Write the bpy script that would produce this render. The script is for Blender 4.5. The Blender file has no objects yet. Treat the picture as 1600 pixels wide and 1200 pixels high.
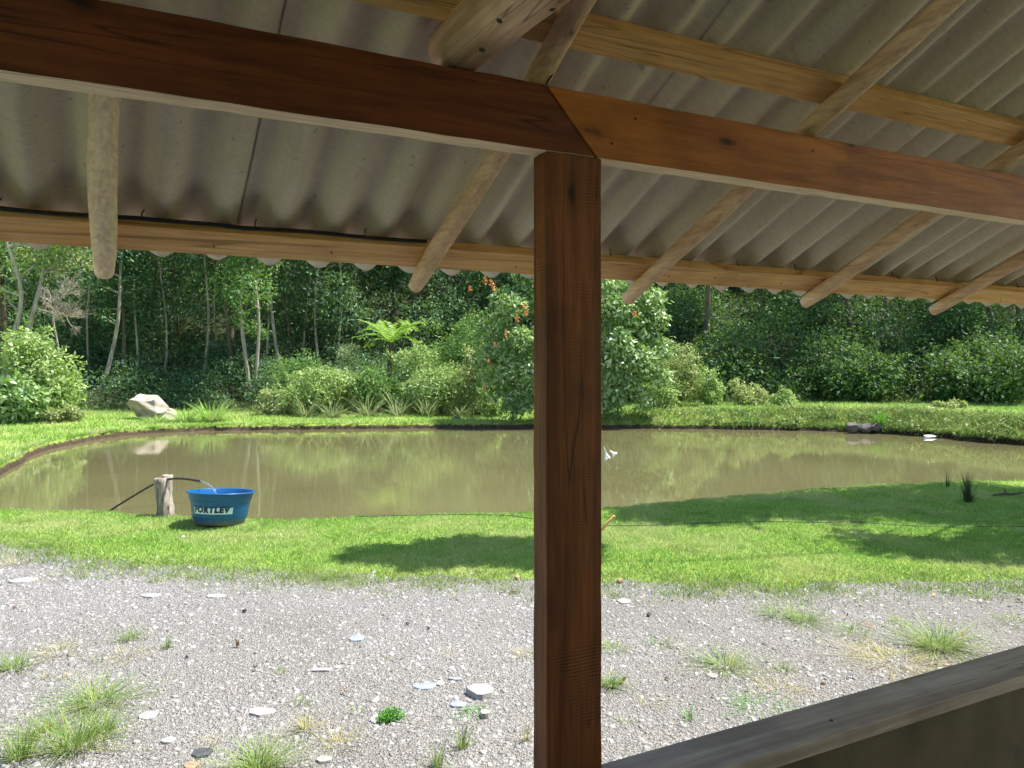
import bpy, math, random
import numpy as np
from mathutils import Vector, Matrix

# ------------------------------------------------------------------ camera, sky, sun, exposure
SC = bpy.context.scene
COL = SC.collection
TH = math.radians(27.1)                 # camera looks 27 degrees right of the shelter's outward normal
CS, SN = math.cos(TH), math.sin(TH)
EYE = 1.6
cam_d = bpy.data.cameras.new('camera'); cam = bpy.data.objects.new('camera', cam_d); COL.objects.link(cam)
cam.location = (0, 0, EYE); cam.rotation_euler = (math.radians(90), 0, -TH)
cam_d.sensor_width = 36; cam_d.lens = 27; cam_d.shift_y = -28 / 1600
cam_d.clip_start = 0.05; cam_d.clip_end = 600
SC.camera = cam

SUN_EL = math.radians(64)
SUN_DIR = Vector((0.974 * math.cos(SUN_EL), -0.225 * math.cos(SUN_EL), math.sin(SUN_EL)))
world = bpy.data.worlds.new('World'); SC.world = world; world.use_nodes = True
wn = world.node_tree
bg = wn.nodes['Background']
sky = wn.nodes.new('ShaderNodeTexSky'); sky.sky_type = 'NISHITA'; sky.sun_disc = False
sky.sun_elevation = SUN_EL
sky.sun_rotation = math.atan2(SUN_DIR.x, SUN_DIR.y)
wn.links.new(sky.outputs[0], bg.inputs[0]); bg.inputs[1].default_value = 0.125
sun_d = bpy.data.lights.new('sun', 'SUN'); sun_d.energy = 5.0; sun_d.angle = math.radians(0.53)
sun_d.color = (1.0, 0.955, 0.88)
sun = bpy.data.objects.new('sun', sun_d); COL.objects.link(sun)
sun.rotation_euler = SUN_DIR.to_track_quat('Z', 'Y').to_euler()
SC.view_settings.view_transform = 'Standard'; SC.view_settings.look = 'None'
SC.view_settings.exposure = 1.2; SC.view_settings.gamma = 1.0
SC.view_settings.use_curve_mapping = False
SC.render.engine = 'CYCLES'
SC.cycles.max_bounces = 6; SC.cycles.diffuse_bounces = 4; SC.cycles.transmission_bounces = 4
SC.cycles.transparent_max_bounces = 8
SC.cycles.use_denoising = True
SC.cycles.use_adaptive_sampling = True; SC.cycles.adaptive_threshold = 0.035

rng = np.random.default_rng(11)
random.seed(5)

# ------------------------------------------------------------------ helpers
def world_pt(px, py, depth):
    """photo direction (1600x1200) at a depth in metres -> world point"""
    u = (px - 800) / 1200; v = (572 - py) / 1200
    return Vector((depth * (u * CS + SN), depth * (CS - u * SN), EYE + v * depth))
def gp(px, py, z=0.0):
    """the point of the level z seen at a photo position"""
    d = (EYE - z) * 1200 / (py - 572)
    p = world_pt(px, py, d); p.z = z
    return p
def col_pt(px, depth, z=0.0):
    u = (px - 800) / 1200
    return Vector((depth * (u * CS + SN), depth * (CS - u * SN), z))
def smooth(a, b, x):
    t = np.clip((np.asarray(x, float) - a) / (b - a), 0, 1)
    return t * t * (3 - 2 * t)

def mesh_np(name, V, F, smooth_shade=False):
    """V (n,3); F (m,k) all of the same length"""
    V = np.asarray(V, np.float32); F = np.asarray(F, np.int32)
    me = bpy.data.meshes.new(name)
    m, k = F.shape
    me.vertices.add(len(V)); me.vertices.foreach_set('co', V.ravel())
    me.loops.add(m * k); me.loops.foreach_set('vertex_index', F.ravel())
    me.polygons.add(m)
    me.polygons.foreach_set('loop_start', np.arange(0, m * k, k, dtype=np.int32))
    if smooth_shade:
        me.polygons.foreach_set('use_smooth', np.ones(m, bool))
    me.update(calc_edges=True)
    return me
class MB:
    def __init__(s): s.v = []; s.f = []
    def add(s, V, F):
        o = len(s.v); s.v += [tuple(p) for p in V]; s.f += [tuple(i + o for i in f) for f in F]
    def box(s, a, b):
        (x0, y0, z0), (x1, y1, z1) = a, b
        s.add([(x0,y0,z0),(x1,y0,z0),(x1,y1,z0),(x0,y1,z0),(x0,y0,z1),(x1,y0,z1),(x1,y1,z1),(x0,y1,z1)],
              [(0,3,2,1),(4,5,6,7),(0,1,5,4),(1,2,6,5),(2,3,7,6),(3,0,4,7)])
    def tube(s, pts, radii, n=8, caps=True, wob=0.0, rnd=None):
        pts = [Vector(p) for p in pts]; rings = []
        up = Vector((0.13, 0.21, 1)).normalized()
        for i, p in enumerate(pts):
            t = (pts[min(i + 1, len(pts) - 1)] - pts[max(i - 1, 0)]).normalized()
            if abs(t.dot(up)) > 0.96: up = Vector((1, 0.1, 0.05)).normalized()
            a = t.cross(up).normalized(); b = t.cross(a).normalized()
            r = radii[i] if hasattr(radii, '__len__') else radii
            ring = []
            for k in range(n):
                w = 2 * math.pi * k / n
                rr = r * (1 + (wob * (rnd.random() * 2 - 1) if wob else 0))
                ring.append(p + a * math.cos(w) * rr + b * math.sin(w) * rr)
            rings.append(ring)
        V = [q for r in rings for q in r]; F = []
        for i in range(len(pts) - 1):
            for k in range(n):
                F.append((i*n+k, i*n+(k+1) % n, (i+1)*n+(k+1) % n, (i+1)*n+k))
        if caps:
            F.append(tuple(range(n))[::-1]); F.append(tuple((len(pts)-1)*n + k for k in range(n)))
        s.add(V, F)
    def lathe(s, prof, n=48, c=(0, 0, 0)):
        V = []; F = []
        for r, z in prof:
            for k in range(n):
                w = 2 * math.pi * k / n
                V.append((c[0] + r * math.cos(w), c[1] + r * math.sin(w), c[2] + z))
        for i in range(len(prof) - 1):
            for k in range(n):
                F.append((i*n+k, i*n+(k+1) % n, (i+1)*n+(k+1) % n, (i+1)*n+k))
        s.add(V, F)
    def mesh(s, name, smooth_shade=False):
        me = bpy.data.meshes.new(name); me.from_pydata([tuple(p) for p in s.v], [], s.f); me.update()
        if smooth_shade: me.polygons.foreach_set('use_smooth', np.ones(len(me.polygons), bool))
        return me
def obj(name, me, mat, parent=None, bevel=0.0):
    if isinstance(me, MB): me = me.mesh(name)
    if mat is not None and not me.materials: me.materials.append(mat)
    o = bpy.data.objects.new(name, me); COL.objects.link(o)
    if parent is not None: o.parent = parent
    if bevel:
        b = o.modifiers.new('bevel', 'BEVEL'); b.width = bevel; b.segments = 2; b.limit_method = 'ANGLE'
    return o
def tag(o, label=None, cat=None, group=None, kind=None):
    if label: o['label'] = label
    if cat: o['category'] = cat
    if group: o['group'] = group
    if kind: o['kind'] = kind
    return o
def empty(name, loc, label=None, cat=None, group=None):
    o = bpy.data.objects.new(name, None); COL.objects.link(o); o.location = loc
    o.empty_display_size = 0.1
    return tag(o, label, cat, group)

# ------------------------------------------------------------------ materials
class Mat:
    def __init__(s, name):
        s.m = bpy.data.materials.new(name); s.m.use_nodes = True
        s.t = s.m.node_tree; s.b = s.t.nodes['Principled BSDF']; s.out = s.t.nodes['Material Output']
    def n(s, typ, **kw):
        nd = s.t.nodes.new('ShaderNode' + typ)
        for k, v in kw.items():
            if k.startswith('_'): setattr(nd, k[1:], v)
            else:
                key = int(k[1:]) if k[0] == 'i' and k[1:].isdigit() else k.replace('__', ' ')
                s.put(nd.inputs[key], v)
        return nd
    def put(s, inp, v):
        if isinstance(v, bpy.types.NodeSocket): s.t.links.new(v, inp)
        elif isinstance(v, bpy.types.Node): s.t.links.new(v.outputs[0], inp)
        else:
            if isinstance(v, tuple) and len(v) == 3 and inp.type == 'RGBA': v = (*v, 1)
            inp.default_value = v
    def set(s, **kw):
        for k, v in kw.items(): s.put(s.b.inputs[k.replace('__', ' ')], v)
    def ramp(s, fac, stops):
        r = s.n('ValToRGB', Fac=fac); e = r.color_ramp.elements
        while len(e) < len(stops): e.new(0.5)
        for el, (p, c) in zip(e, stops): el.position = p; el.color = (*c, 1) if len(c) == 3 else c
        return r
    def mix(s, fac, a, b, mode='MIX'):
        x = s.n('MixRGB', _blend_type=mode); s.put(x.inputs[0], fac); s.put(x.inputs[1], a); s.put(x.inputs[2], b)
        return x
    def coords(s, scale=(1, 1, 1), kind='Object'):
        tc = s.n('TexCoord'); mp = s.n('Mapping', Vector=tc.outputs[kind], Scale=scale); return mp
    def noise(s, vec, scale, detail=4, rough=0.55, dist=0.0):
        return s.n('TexNoise', Vector=vec, Scale=scale, Detail=detail, Roughness=rough, Distortion=dist)
    def bump(s, h, strength=0.3, dist=0.01):
        b = s.n('Bump', Height=h, Strength=strength, Distance=dist); s.put(s.b.inputs['Normal'], b); return b

def wood(name, dark, light, axis, rough=0.6, knots=0.0, saw=0.0, grain=16.0, stain=None, bump=0.35, spec=0.3, knot_col=None, crack=True):
    m = Mat(name)
    sc = [grain] * 3; sc['XYZ'.index(axis)] = grain * 0.075
    vec = m.coords(tuple(sc))
    n1 = m.noise(vec, 1.0, 7, 0.6, 0.8)
    n2 = m.noise(vec, 4.5, 4, 0.6, 0.3)
    base = m.ramp(n1, [(0.28, dark), (0.72, light)])
    fine = m.ramp(n2, [(0.3, (0.62, 0.6, 0.58)), (0.65, (1.05, 1.05, 1.05))])
    c = m.mix(0.75, base, fine, 'MULTIPLY')
    blot = m.noise(m.coords((1, 1, 1)), 3.3, 3, 0.6)
    if stain is None: stain = tuple(x * 0.62 for x in dark)
    c = m.mix(m.ramp(blot, [(0.52, (0, 0, 0)), (0.78, (0.75, 0.75, 0.75))]), c, stain)
    if knots:
        ks = [13.0] * 3; ks['XYZ'.index(axis)] = 5.0
        if axis != 'Y': ks[1] = 0.01
        wp = m.noise(m.coords((1, 1, 1)), 22.0, 2)
        vv = m.n('MixRGB', _blend_type='ADD', Fac=0.22); m.put(vv.inputs[1], m.coords(tuple(ks))); m.put(vv.inputs[2], wp.outputs['Color'])
        vo = m.n('TexVoronoi', Vector=vv, Scale=1.0)
        pick = m.ramp(m.n('SeparateColor', Color=vo.outputs['Color']).outputs[0], [(0.4, (0, 0, 0)), (0.45, (1, 1, 1))])
        halo = m.mix(1.0, m.ramp(vo.outputs['Distance'], [(knots * 0.3, (0.6, 0.6, 0.6)), (knots * 1.7, (0, 0, 0))]), pick, 'MULTIPLY')
        kf = m.mix(1.0, m.ramp(vo.outputs['Distance'], [(knots * 0.3, (1, 1, 1)), (knots * 0.75, (0, 0, 0))]), pick, 'MULTIPLY')
        c = m.mix(halo, c, tuple(x * 0.6 for x in dark))
        c = m.mix(kf, c, knot_col or tuple(x * 0.2 for x in dark))
    cs_ = [grain * 0.45] * 3; cs_['XYZ'.index(axis)] = grain * 0.016
    ck = m.ramp(m.noise(m.coords(tuple(cs_)), 1.0, 3, 0.6, 0.5), [(0.494, (0, 0, 0)), (0.5, (0.8, 0.8, 0.8)), (0.506, (0, 0, 0))])
    if crack: c = m.mix(ck, c, tuple(x * 0.35 for x in dark))
    h = m.mix(0.5, n1, n2)
    if saw:
        # fine cross-grain marks left by the saw, broken up by noise
        wv = m.n('TexWave', _wave_type='BANDS', _bands_direction=axis, Vector=m.coords((1, 1, 1)), Scale=42.0, Distortion=1.6, Detail=2.0)
        msk = m.ramp(m.noise(m.coords((1, 1, 1)), 7.0, 3), [(0.52, (0, 0, 0)), (0.66, (1, 1, 1))])
        ww = m.mix(msk, (0.5, 0.5, 0.5), wv)
        h = m.mix(0.5 * saw, h, ww)
        c = m.mix(m.mix(0.75 * saw, (0, 0, 0), m.mix(1.0, msk, m.ramp(wv, [(0.25, (1, 1, 1)), (0.5, (0, 0, 0))]), 'MULTIPLY')), c, tuple(x * 0.45 for x in dark))
    m.set(Base__Color=c, Roughness=rough)
    m.b.inputs['Specular IOR Level'].default_value = spec
    m.bump(h, bump, 0.006)
    return m.m

def leaf_mat(name, c1, c2, c3=None, trans=0.4, rough=0.55, spec=0.25, tcol=None):
    m = Mat(name)
    g = m.n('NewGeometry')
    stops = [(0.0, c1), (0.6, c2)] + ([(1.0, c3)] if c3 else [])
    c = m.ramp(g.outputs['Random Per Island'], stops)  # on foliage the end tones paint in leaf highlights and dark pockets
    nz = m.noise(m.coords((1, 1, 1)), 0.9, 3)
    c = m.mix(0.55, c, m.ramp(nz, [(0.3, (0.62, 0.7, 0.62)), (0.7, (1.2, 1.15, 1.0))]), 'MULTIPLY')
    m.set(Base__Color=c, Roughness=rough); m.b.inputs['Specular IOR Level'].default_value = spec
    tr = m.n('BsdfTranslucent', Color=m.mix(0.6, c, tcol or (0.25, 0.4, 0.03)))
    mx = m.n('MixShader', Fac=trans); m.put(mx.inputs[1], m.b.outputs[0]); m.put(mx.inputs[2], tr)
    m.put(m.out.inputs[0], mx)
    return m.m
def plain(name, col, rough=0.6, spec=0.4, var=0.0, scale=12, metal=0, bump=0.0):
    m = Mat(name)
    c = col
    if var:
        nz = m.noise(m.coords(), scale, 5)
        c = m.ramp(nz, [(0.3, tuple(x * (1 - var) for x in col)), (0.7, tuple(min(1, x * (1 + var)) for x in col))])
        if bump: m.bump(nz, bump, 0.01)
    m.set(Base__Color=c, Roughness=rough, Metallic=metal); m.b.inputs['Specular IOR Level'].default_value = spec
    return m.m

M = {}
M['post'] = wood('post wood', (0.09, 0.022, 0.0045), (0.32, 0.1, 0.024), 'Z', 0.55, knots=0.2, saw=0.45, grain=20, bump=0.6)
M['beam_dark'] = wood('dark beam wood', (0.055, 0.011, 0.003), (0.21, 0.052, 0.013), 'X', 0.5, knots=0.2, saw=0.0, grain=20, bump=0.55)
M['beam_red'] = wood('orange beam wood', (0.28, 0.076, 0.012), (0.6, 0.21, 0.044), 'X', 0.5, knots=0.22, grain=18, bump=0.55)
M['beam_under'] = wood('bounce painted beam underside', (0.84, 0.6, 0.41), (0.93, 0.75, 0.56), 'X', 0.7, grain=22)  # bounce light on the beam's underside, painted in as a pale colour
M['batten'] = wood('pale pine batten', (0.66, 0.33, 0.12), (0.86, 0.53, 0.25), 'X', 0.65, knots=0.13, grain=18, stain=(0.36, 0.19, 0.08))
M['pole'] = wood('peeled pole wood', (0.54, 0.31, 0.19), (0.88, 0.62, 0.44), 'Y', 0.7, knots=0.14, grain=26, stain=(0.36, 0.22, 0.13), bump=0.6, crack=False)
M['pole_pale'] = wood('pale peeled pole wood', (0.82, 0.59, 0.42), (0.93, 0.75, 0.58), 'Y', 0.7, knots=0.1, grain=22, stain=(0.6, 0.45, 0.3), bump=0.5, crack=False)
M['log'] = wood('weathered log wood', (0.36, 0.19, 0.11), (0.84, 0.57, 0.4), 'Y', 0.75, knots=0.13, grain=18, stain=(0.09, 0.055, 0.03), bump=0.8)
M['rail'] = wood('worn rail board', (0.32, 0.22, 0.15), (0.6, 0.48, 0.37), 'X', 0.36, grain=16, stain=(0.12, 0.075, 0.045), spec=0.4)
M['half_wall'] = plain('painted half wall', (0.15, 0.115, 0.055), 0.75, 0.3, 0.3, 5, 0, 0.2)
M['weathered'] = wood('grey weathered stump', (0.08, 0.06, 0.045), (0.5, 0.44, 0.36), 'Z', 0.9, knots=0.2, grain=22, stain=(0.2, 0.16, 0.11), bump=1.0)
M['bark_pale'] = wood('pale bark', (0.2, 0.17, 0.12), (0.55, 0.5, 0.42), 'Z', 0.9, grain=7, stain=(0.16, 0.16, 0.08), bump=0.6)
M['bark_dark'] = wood('dark bark', (0.06, 0.045, 0.03), (0.2, 0.155, 0.11), 'Z', 0.9, grain=7, stain=(0.06, 0.07, 0.03), bump=0.6)
M['nail'] = plain('rusty nail', (0.06, 0.04, 0.03), 0.5, 0.5, 0.3, 40, 0.6)
M['black'] = plain('black plastic', (0.015, 0.015, 0.016), 0.35, 0.5)
M['concrete'] = plain('concrete floor', (0.32, 0.3, 0.27), 0.85, 0.3, 0.2, 6)

def sheet_mat():
    m = Mat('fibre cement sheet')
    v = m.coords((9, 1.1, 1))
    n1 = m.noise(v, 1.0, 6, 0.6, 0.3); n2 = m.noise(m.coords(), 1.3, 4); n3 = m.noise(m.coords((40, 160, 40)), 1.0, 2)
    c = m.ramp(n1, [(0.25, (0.56, 0.47, 0.385)), (0.6, (0.65, 0.56, 0.465)), (0.85, (0.74, 0.66, 0.57))])
    c = m.mix(m.ramp(n2, [(0.5, (0, 0, 0)), (0.75, (0.5, 0.5, 0.5))]), c, (0.46, 0.38, 0.3))
    c = m.mix(0.35, c, m.ramp(n3, [(0.35, (0.75, 0.75, 0.75)), (0.65, (1.1, 1.1, 1.1))]), 'MULTIPLY')
    st = m.noise(m.coords((5.5, 0.35, 1)), 1.0, 5, 0.65, 0.4)
    c = m.mix(m.ramp(st, [(0.56, (0, 0, 0)), (0.78, (0.5, 0.5, 0.5))]), c, (0.34, 0.28, 0.22))
    sp = m.noise(m.coords(), 38, 2); c = m.mix(m.ramp(sp, [(0.68, (0, 0, 0)), (0.74, (0.5, 0.5, 0.5))]), c, (0.25, 0.2, 0.15))
    m.set(Base__Color=c, Roughness=0.85); m.b.inputs['Specular IOR Level'].default_value = 0.25
    m.bump(m.mix(0.5, n3, n1), 0.25, 0.003)
    return m.m
M['sheet'] = sheet_mat()

def gravel_ground():
    m = Mat('crushed slate ground')
    v = m.coords()
    vo = m.n('TexVoronoi', Vector=v, Scale=120.0); vo2 = m.n('TexVoronoi', Vector=v, Scale=50.0)
    sep = m.n('SeparateColor', Color=vo.outputs['Color'])
    c = m.ramp(sep.outputs[0], [(0.0, (0.14, 0.135, 0.125)), (0.5, (0.23, 0.222, 0.206)), (1.0, (0.32, 0.31, 0.29))])
    big = m.noise(v, 0.8, 5, 0.65)
    c = m.mix(0.6, c, m.ramp(big, [(0.3, (0.72, 0.7, 0.66)), (0.7, (1.12, 1.12, 1.14))]), 'MULTIPLY')
    m.set(Base__Color=c, Roughness=0.9); m.b.inputs['Specular IOR Level'].default_value = 0.25
    m.bump(m.mix(0.4, vo.outputs['Distance'], vo2.outputs['Distance']), 1.0, 0.02)
    return m.m
M['gravel_ground'] = gravel_ground()
def chip_mat():
    m = Mat('slate chips')
    g = m.n('NewGeometry')
    c = m.ramp(g.outputs['Random Per Island'], [(0.0, (0.15, 0.147, 0.143)), (0.2, (0.25, 0.245, 0.237)), (0.75, (0.32, 0.313, 0.303)), (0.96, (0.37, 0.36, 0.345)), (1.0, (0.28, 0.23, 0.19))])
    nz = m.noise(m.coords(), 60, 3)
    c = m.mix(0.5, c, m.ramp(nz, [(0.3, (0.75, 0.75, 0.75)), (0.7, (1.1, 1.1, 1.1))]), 'MULTIPLY')
    m.set(Base__Color=c, Roughness=0.75); m.b.inputs['Specular IOR Level'].default_value = 0.35
    return m.m
M['chips'] = chip_mat()
def stone(name, a, b, scale=14):
    m = Mat(name)
    n1 = m.noise(m.coords(), scale, 7, 0.65); n2 = m.noise(m.coords((1, 1, 5)), scale * 0.3, 4)
    c = m.mix(0.5, m.ramp(n1, [(0.3, a), (0.7, b)]), m.ramp(n2, [(0.35, (0.7, 0.68, 0.64)), (0.65, (1.1, 1.1, 1.1))]), 'MULTIPLY')
    m.set(Base__Color=c, Roughness=0.8); m.bump(n1, 0.6, 0.02)
    return m.m
M['slate_blue'] = stone('blue slate', (0.2, 0.23, 0.27), (0.31, 0.35, 0.4))
M['slate_pale'] = stone('pale slate', (0.25, 0.25, 0.245), (0.38, 0.375, 0.365))
M['slate_dark'] = stone('dark slate', (0.03, 0.032, 0.04), (0.08, 0.085, 0.1))
M['rust_stone'] = stone('rusty stone', (0.28, 0.16, 0.1), (0.45, 0.3, 0.2))
M['boulder'] = stone('boulder', (0.24, 0.2, 0.16), (0.48, 0.42, 0.35), 5)
M['wet_stone'] = stone('bank stone', (0.05, 0.045, 0.04), (0.15, 0.135, 0.12), 6)

def lawn_ground():
    m = Mat('lawn soil and turf')
    v = m.coords()
    a = m.noise(v, 0.55, 5, 0.6); b = m.noise(v, 45, 4, 0.7)
    c = m.ramp(a, [(0.3, (0.2, 0.3, 0.05)), (0.55, (0.26, 0.36, 0.08)), (0.75, (0.36, 0.38, 0.14))])
    c = m.mix(0.8, c, m.ramp(b, [(0.3, (0.5, 0.5, 0.45)), (0.7, (1.25, 1.2, 1.1))]), 'MULTIPLY')
    # bare soil on steep faces, leaf litter up the slope, darkened so gaps read as shade
    at = m.n('Attribute', _attribute_name='soil')
    litter = m.ramp(m.noise(v, 6, 5), [(0.3, (0.016, 0.024, 0.01)), (0.7, (0.045, 0.052, 0.024))])
    c = m.mix(at.outputs['Fac'], c, litter)
    zz = m.n('SeparateXYZ', Vector=m.n('NewGeometry').outputs['Position']).outputs[2]
    jit = m.n('Math', _operation='MULTIPLY_ADD'); m.put(jit.inputs[0], m.noise(v, 14, 3)); jit.inputs[1].default_value = 0.16; m.put(jit.inputs[2], zz)
    low = m.n('MapRange', Value=jit.outputs[0]); low.inputs[1].default_value = 0.045; low.inputs[2].default_value = 0.01
    soil = m.ramp(m.noise(v, 9, 5), [(0.3, (0.03, 0.023, 0.014)), (0.7, (0.085, 0.062, 0.04))])
    c = m.mix(low.outputs[0], c, soil)
    m.set(Base__Color=c, Roughness=0.95); m.b.inputs['Specular IOR Level'].default_value = 0.15
    m.bump(b, 0.8, 0.03)
    return m.m
M['lawn'] = lawn_ground()
def blade_mat(name, stops, patch, trans=0.35):
    m = Mat(name)
    g = m.n('NewGeometry')
    c = m.ramp(g.outputs['Random Per Island'], stops)
    a = m.noise(m.coords(), 0.75, 4, 0.65)
    c = m.mix(m.ramp(a, [(0.47, (0, 0, 0)), (0.66, (0.9, 0.9, 0.9))]), c, patch)
    a2 = m.noise(m.coords(), 2.6, 4, 0.7)
    c = m.mix(m.ramp(a2, [(0.52, (0, 0, 0)), (0.72, (0.65, 0.65, 0.65))]), c, tuple(x * 0.55 for x in stops[0][1]))
    m.set(Base__Color=c, Roughness=0.55); m.b.inputs['Specular IOR Level'].default_value = 0.25
    tr = m.n('BsdfTranslucent', Color=c)
    mx = m.n('MixShader', Fac=trans); m.put(mx.inputs[1], m.b.outputs[0]); m.put(mx.inputs[2], tr); m.put(m.out.inputs[0], mx)
    return m.m
M['blades'] = blade_mat('lawn blades', [(0, (0.14, 0.31, 0.035)), (0.5, (0.23, 0.42, 0.065)), (1, (0.42, 0.55, 0.18))], (0.48, 0.51, 0.22))
M['tuft'] = blade_mat('tuft blades', [(0, (0.09, 0.2, 0.03)), (0.55, (0.2, 0.31, 0.06)), (1, (0.44, 0.46, 0.18))], (0.3, 0.36, 0.11))
M['tuft_dry'] = blade_mat('dry tuft blades', [(0, (0.28, 0.29, 0.1)), (0.6, (0.46, 0.42, 0.18)), (1, (0.6, 0.5, 0.26))], (0.5, 0.4, 0.2))
M['tuft_green'] = blade_mat('bright cushion blades', [(0, (0.07, 0.26, 0.02)), (1, (0.16, 0.42, 0.05))], (0.12, 0.36, 0.04))
M['dark_tuft'] = blade_mat('dark tuft blades', [(0, (0.025, 0.05, 0.02)), (1, (0.09, 0.13, 0.05))], (0.06, 0.07, 0.03))
M['flax'] = blade_mat('flax blades', [(0, (0.1, 0.17, 0.06)), (0.6, (0.25, 0.32, 0.13)), (1, (0.5, 0.5, 0.27))], (0.3, 0.34, 0.15))

M['leaf_light'] = leaf_mat('light green leaves', (0.13, 0.25, 0.06), (0.36, 0.5, 0.17), (0.66, 0.74, 0.44))
M['leaf_olive'] = leaf_mat('olive leaves', (0.17, 0.22, 0.08), (0.42, 0.47, 0.2), (0.68, 0.7, 0.44))
M['leaf_mid'] = leaf_mat('mid green leaves', (0.05, 0.13, 0.04), (0.13, 0.28, 0.085), (0.32, 0.46, 0.2))
M['leaf_glossy'] = leaf_mat('glossy leaves', (0.1, 0.21, 0.07), (0.28, 0.44, 0.16), (0.66, 0.76, 0.52), 0.35, 0.42, 0.45)
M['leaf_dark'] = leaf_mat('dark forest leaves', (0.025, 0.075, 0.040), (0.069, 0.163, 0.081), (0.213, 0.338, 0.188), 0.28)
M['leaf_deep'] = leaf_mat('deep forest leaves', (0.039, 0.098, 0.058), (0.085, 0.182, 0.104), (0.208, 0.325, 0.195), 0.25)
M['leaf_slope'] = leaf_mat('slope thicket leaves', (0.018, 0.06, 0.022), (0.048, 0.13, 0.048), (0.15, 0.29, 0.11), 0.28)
M['leaf_fern'] = leaf_mat('fern leaves', (0.188, 0.375, 0.075), (0.325, 0.525, 0.112), (0.450, 0.625, 0.188), 0.45)
M['leaf_grey'] = leaf_mat('grey green leaves', (0.196, 0.266, 0.154), (0.350, 0.434, 0.252), (0.476, 0.532, 0.336))
M['twig'] = plain('dry twigs', (0.36, 0.31, 0.26), 0.9, 0.2, 0.3, 5)
M['blossom'] = leaf_mat('orange blossom', (0.7, 0.2, 0.08), (0.8, 0.34, 0.12), (0.85, 0.5, 0.22), 0.3, tcol=(0.8, 0.2, 0.03))
M['petal'] = plain('white petals', (0.85, 0.85, 0.8), 0.5, 0.3)
M['litter'] = plain('forest floor', (0.045, 0.04, 0.022), 0.95, 0.15, 0.4, 2)

def water_mat():
    m = Mat('muddy pond water')
    v = m.coords((1, 1, 1))
    n1 = m.noise(m.n('Mapping', Vector=m.n('TexCoord').outputs['Object'], Scale=(1.0, 2.6, 1), Rotation=(0, 0, -TH)), 3.2, 3, 0.55)
    n2 = m.noise(v, 0.35, 3)
    n3 = m.noise(m.n('Mapping', Vector=m.n('TexCoord').outputs['Object'], Scale=(1.0, 3.4, 1), Rotation=(0, 0, -TH + 0.35)), 11, 2, 0.5)
    amp = m.ramp(n2, [(0.4, (0.25, 0.25, 0.25)), (0.65, (1, 1, 1))])
    h = m.mix(1.0, m.mix(0.3, n1, n3), amp, 'MULTIPLY')
    c = m.ramp(n2, [(0.3, (0.108, 0.1, 0.046)), (0.7, (0.13, 0.12, 0.057))])
    m.set(Base__Color=c, Roughness=0.02, IOR=1.33)
    m.b.inputs['Specular IOR Level'].default_value = 0.5
    m.bump(h, 0.055, 0.03)
    return m.m
M['water'] = water_mat()

# ------------------------------------------------------------------ pond outline and terrain
def catmull(P, n=6):
    out = []; k = len(P)
    for i in range(k):
        a, b, c, d = P[i-1], P[i], P[(i+1) % k], P[(i+2) % k]
        for j in range(n):
            t = j / n
            out.append(0.5 * ((2*b) + (c-a)*t + (2*a-5*b+4*c-d)*t*t + (3*b-a-3*c+d)*t**3))
    return out
near_px = [(-60,790),(0,796),(150,799),(250,806),(400,812),(560,809),(700,803),(850,801),(940,794),(1030,786),(1110,778),(1180,772),(1300,762),(1420,755),(1600,750),(1800,742)]
far_px = [(1900,722),(1750,708),(1600,696),(1520,690),(1480,685),(1400,679),(1300,674),(1150,671),(950,669),(700,669),(500,671),(400,672),(300,674),(200,680),(130,690),(60,707),(0,738),(-70,765)]
WL = -0.15
ctrl = [gp(x, y, 0) for x, y in near_px] + [gp(x, y, WL) for x, y in far_px]
POND = np.array([(p.x, p.y) for p in catmull([Vector((p.x, p.y, 0)) for p in ctrl], 6)])
# a little raggedness along the bank
_t = np.arange(len(POND))
POND = POND + 0.03 * np.stack([np.sin(_t * 1.9) + np.sin(_t * 0.7), np.cos(_t * 2.3) + np.sin(_t * 1.1)], 1)

def pond_sd(X, Y):
    """signed distance to the pond edge (positive on land) and the nearest edge point"""
    X = np.asarray(X, float).ravel(); Y = np.asarray(Y, float).ravel()
    A = POND; B = np.roll(POND, -1, 0)
    sd = np.empty(len(X)); nx = np.empty(len(X)); ny = np.empty(len(X))
    for s in range(0, len(X), 20000):
        x = X[s:s+20000, None]; y = Y[s:s+20000, None]
        dx = B[:, 0] - A[:, 0]; dy = B[:, 1] - A[:, 1]
        t = np.clip(((x - A[:, 0]) * dx + (y - A[:, 1]) * dy) / (dx*dx + dy*dy + 1e-12), 0, 1)
        qx = A[:, 0] + t * dx; qy = A[:, 1] + t * dy
        d2 = (x - qx)**2 + (y - qy)**2
        k = d2.argmin(1); r = np.arange(len(k))
        cross = ((A[:, 1] > y) != (B[:, 1] > y)) & (x < dx * (y - A[:, 1]) / np.where(dy == 0, 1e-12, dy) + A[:, 0])
        inside = cross.sum(1) % 2 == 1
        sd[s:s+20000] = np.where(inside, -1, 1) * np.sqrt(d2[r, k]); nx[s:s+20000] = qx[r, k]; ny[s:s+20000] = qy[r, k]
    return sd, nx, ny
def cam_ld(X, Y):
    return X * CS - Y * SN, X * SN + Y * CS      # lateral, depth
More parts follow.
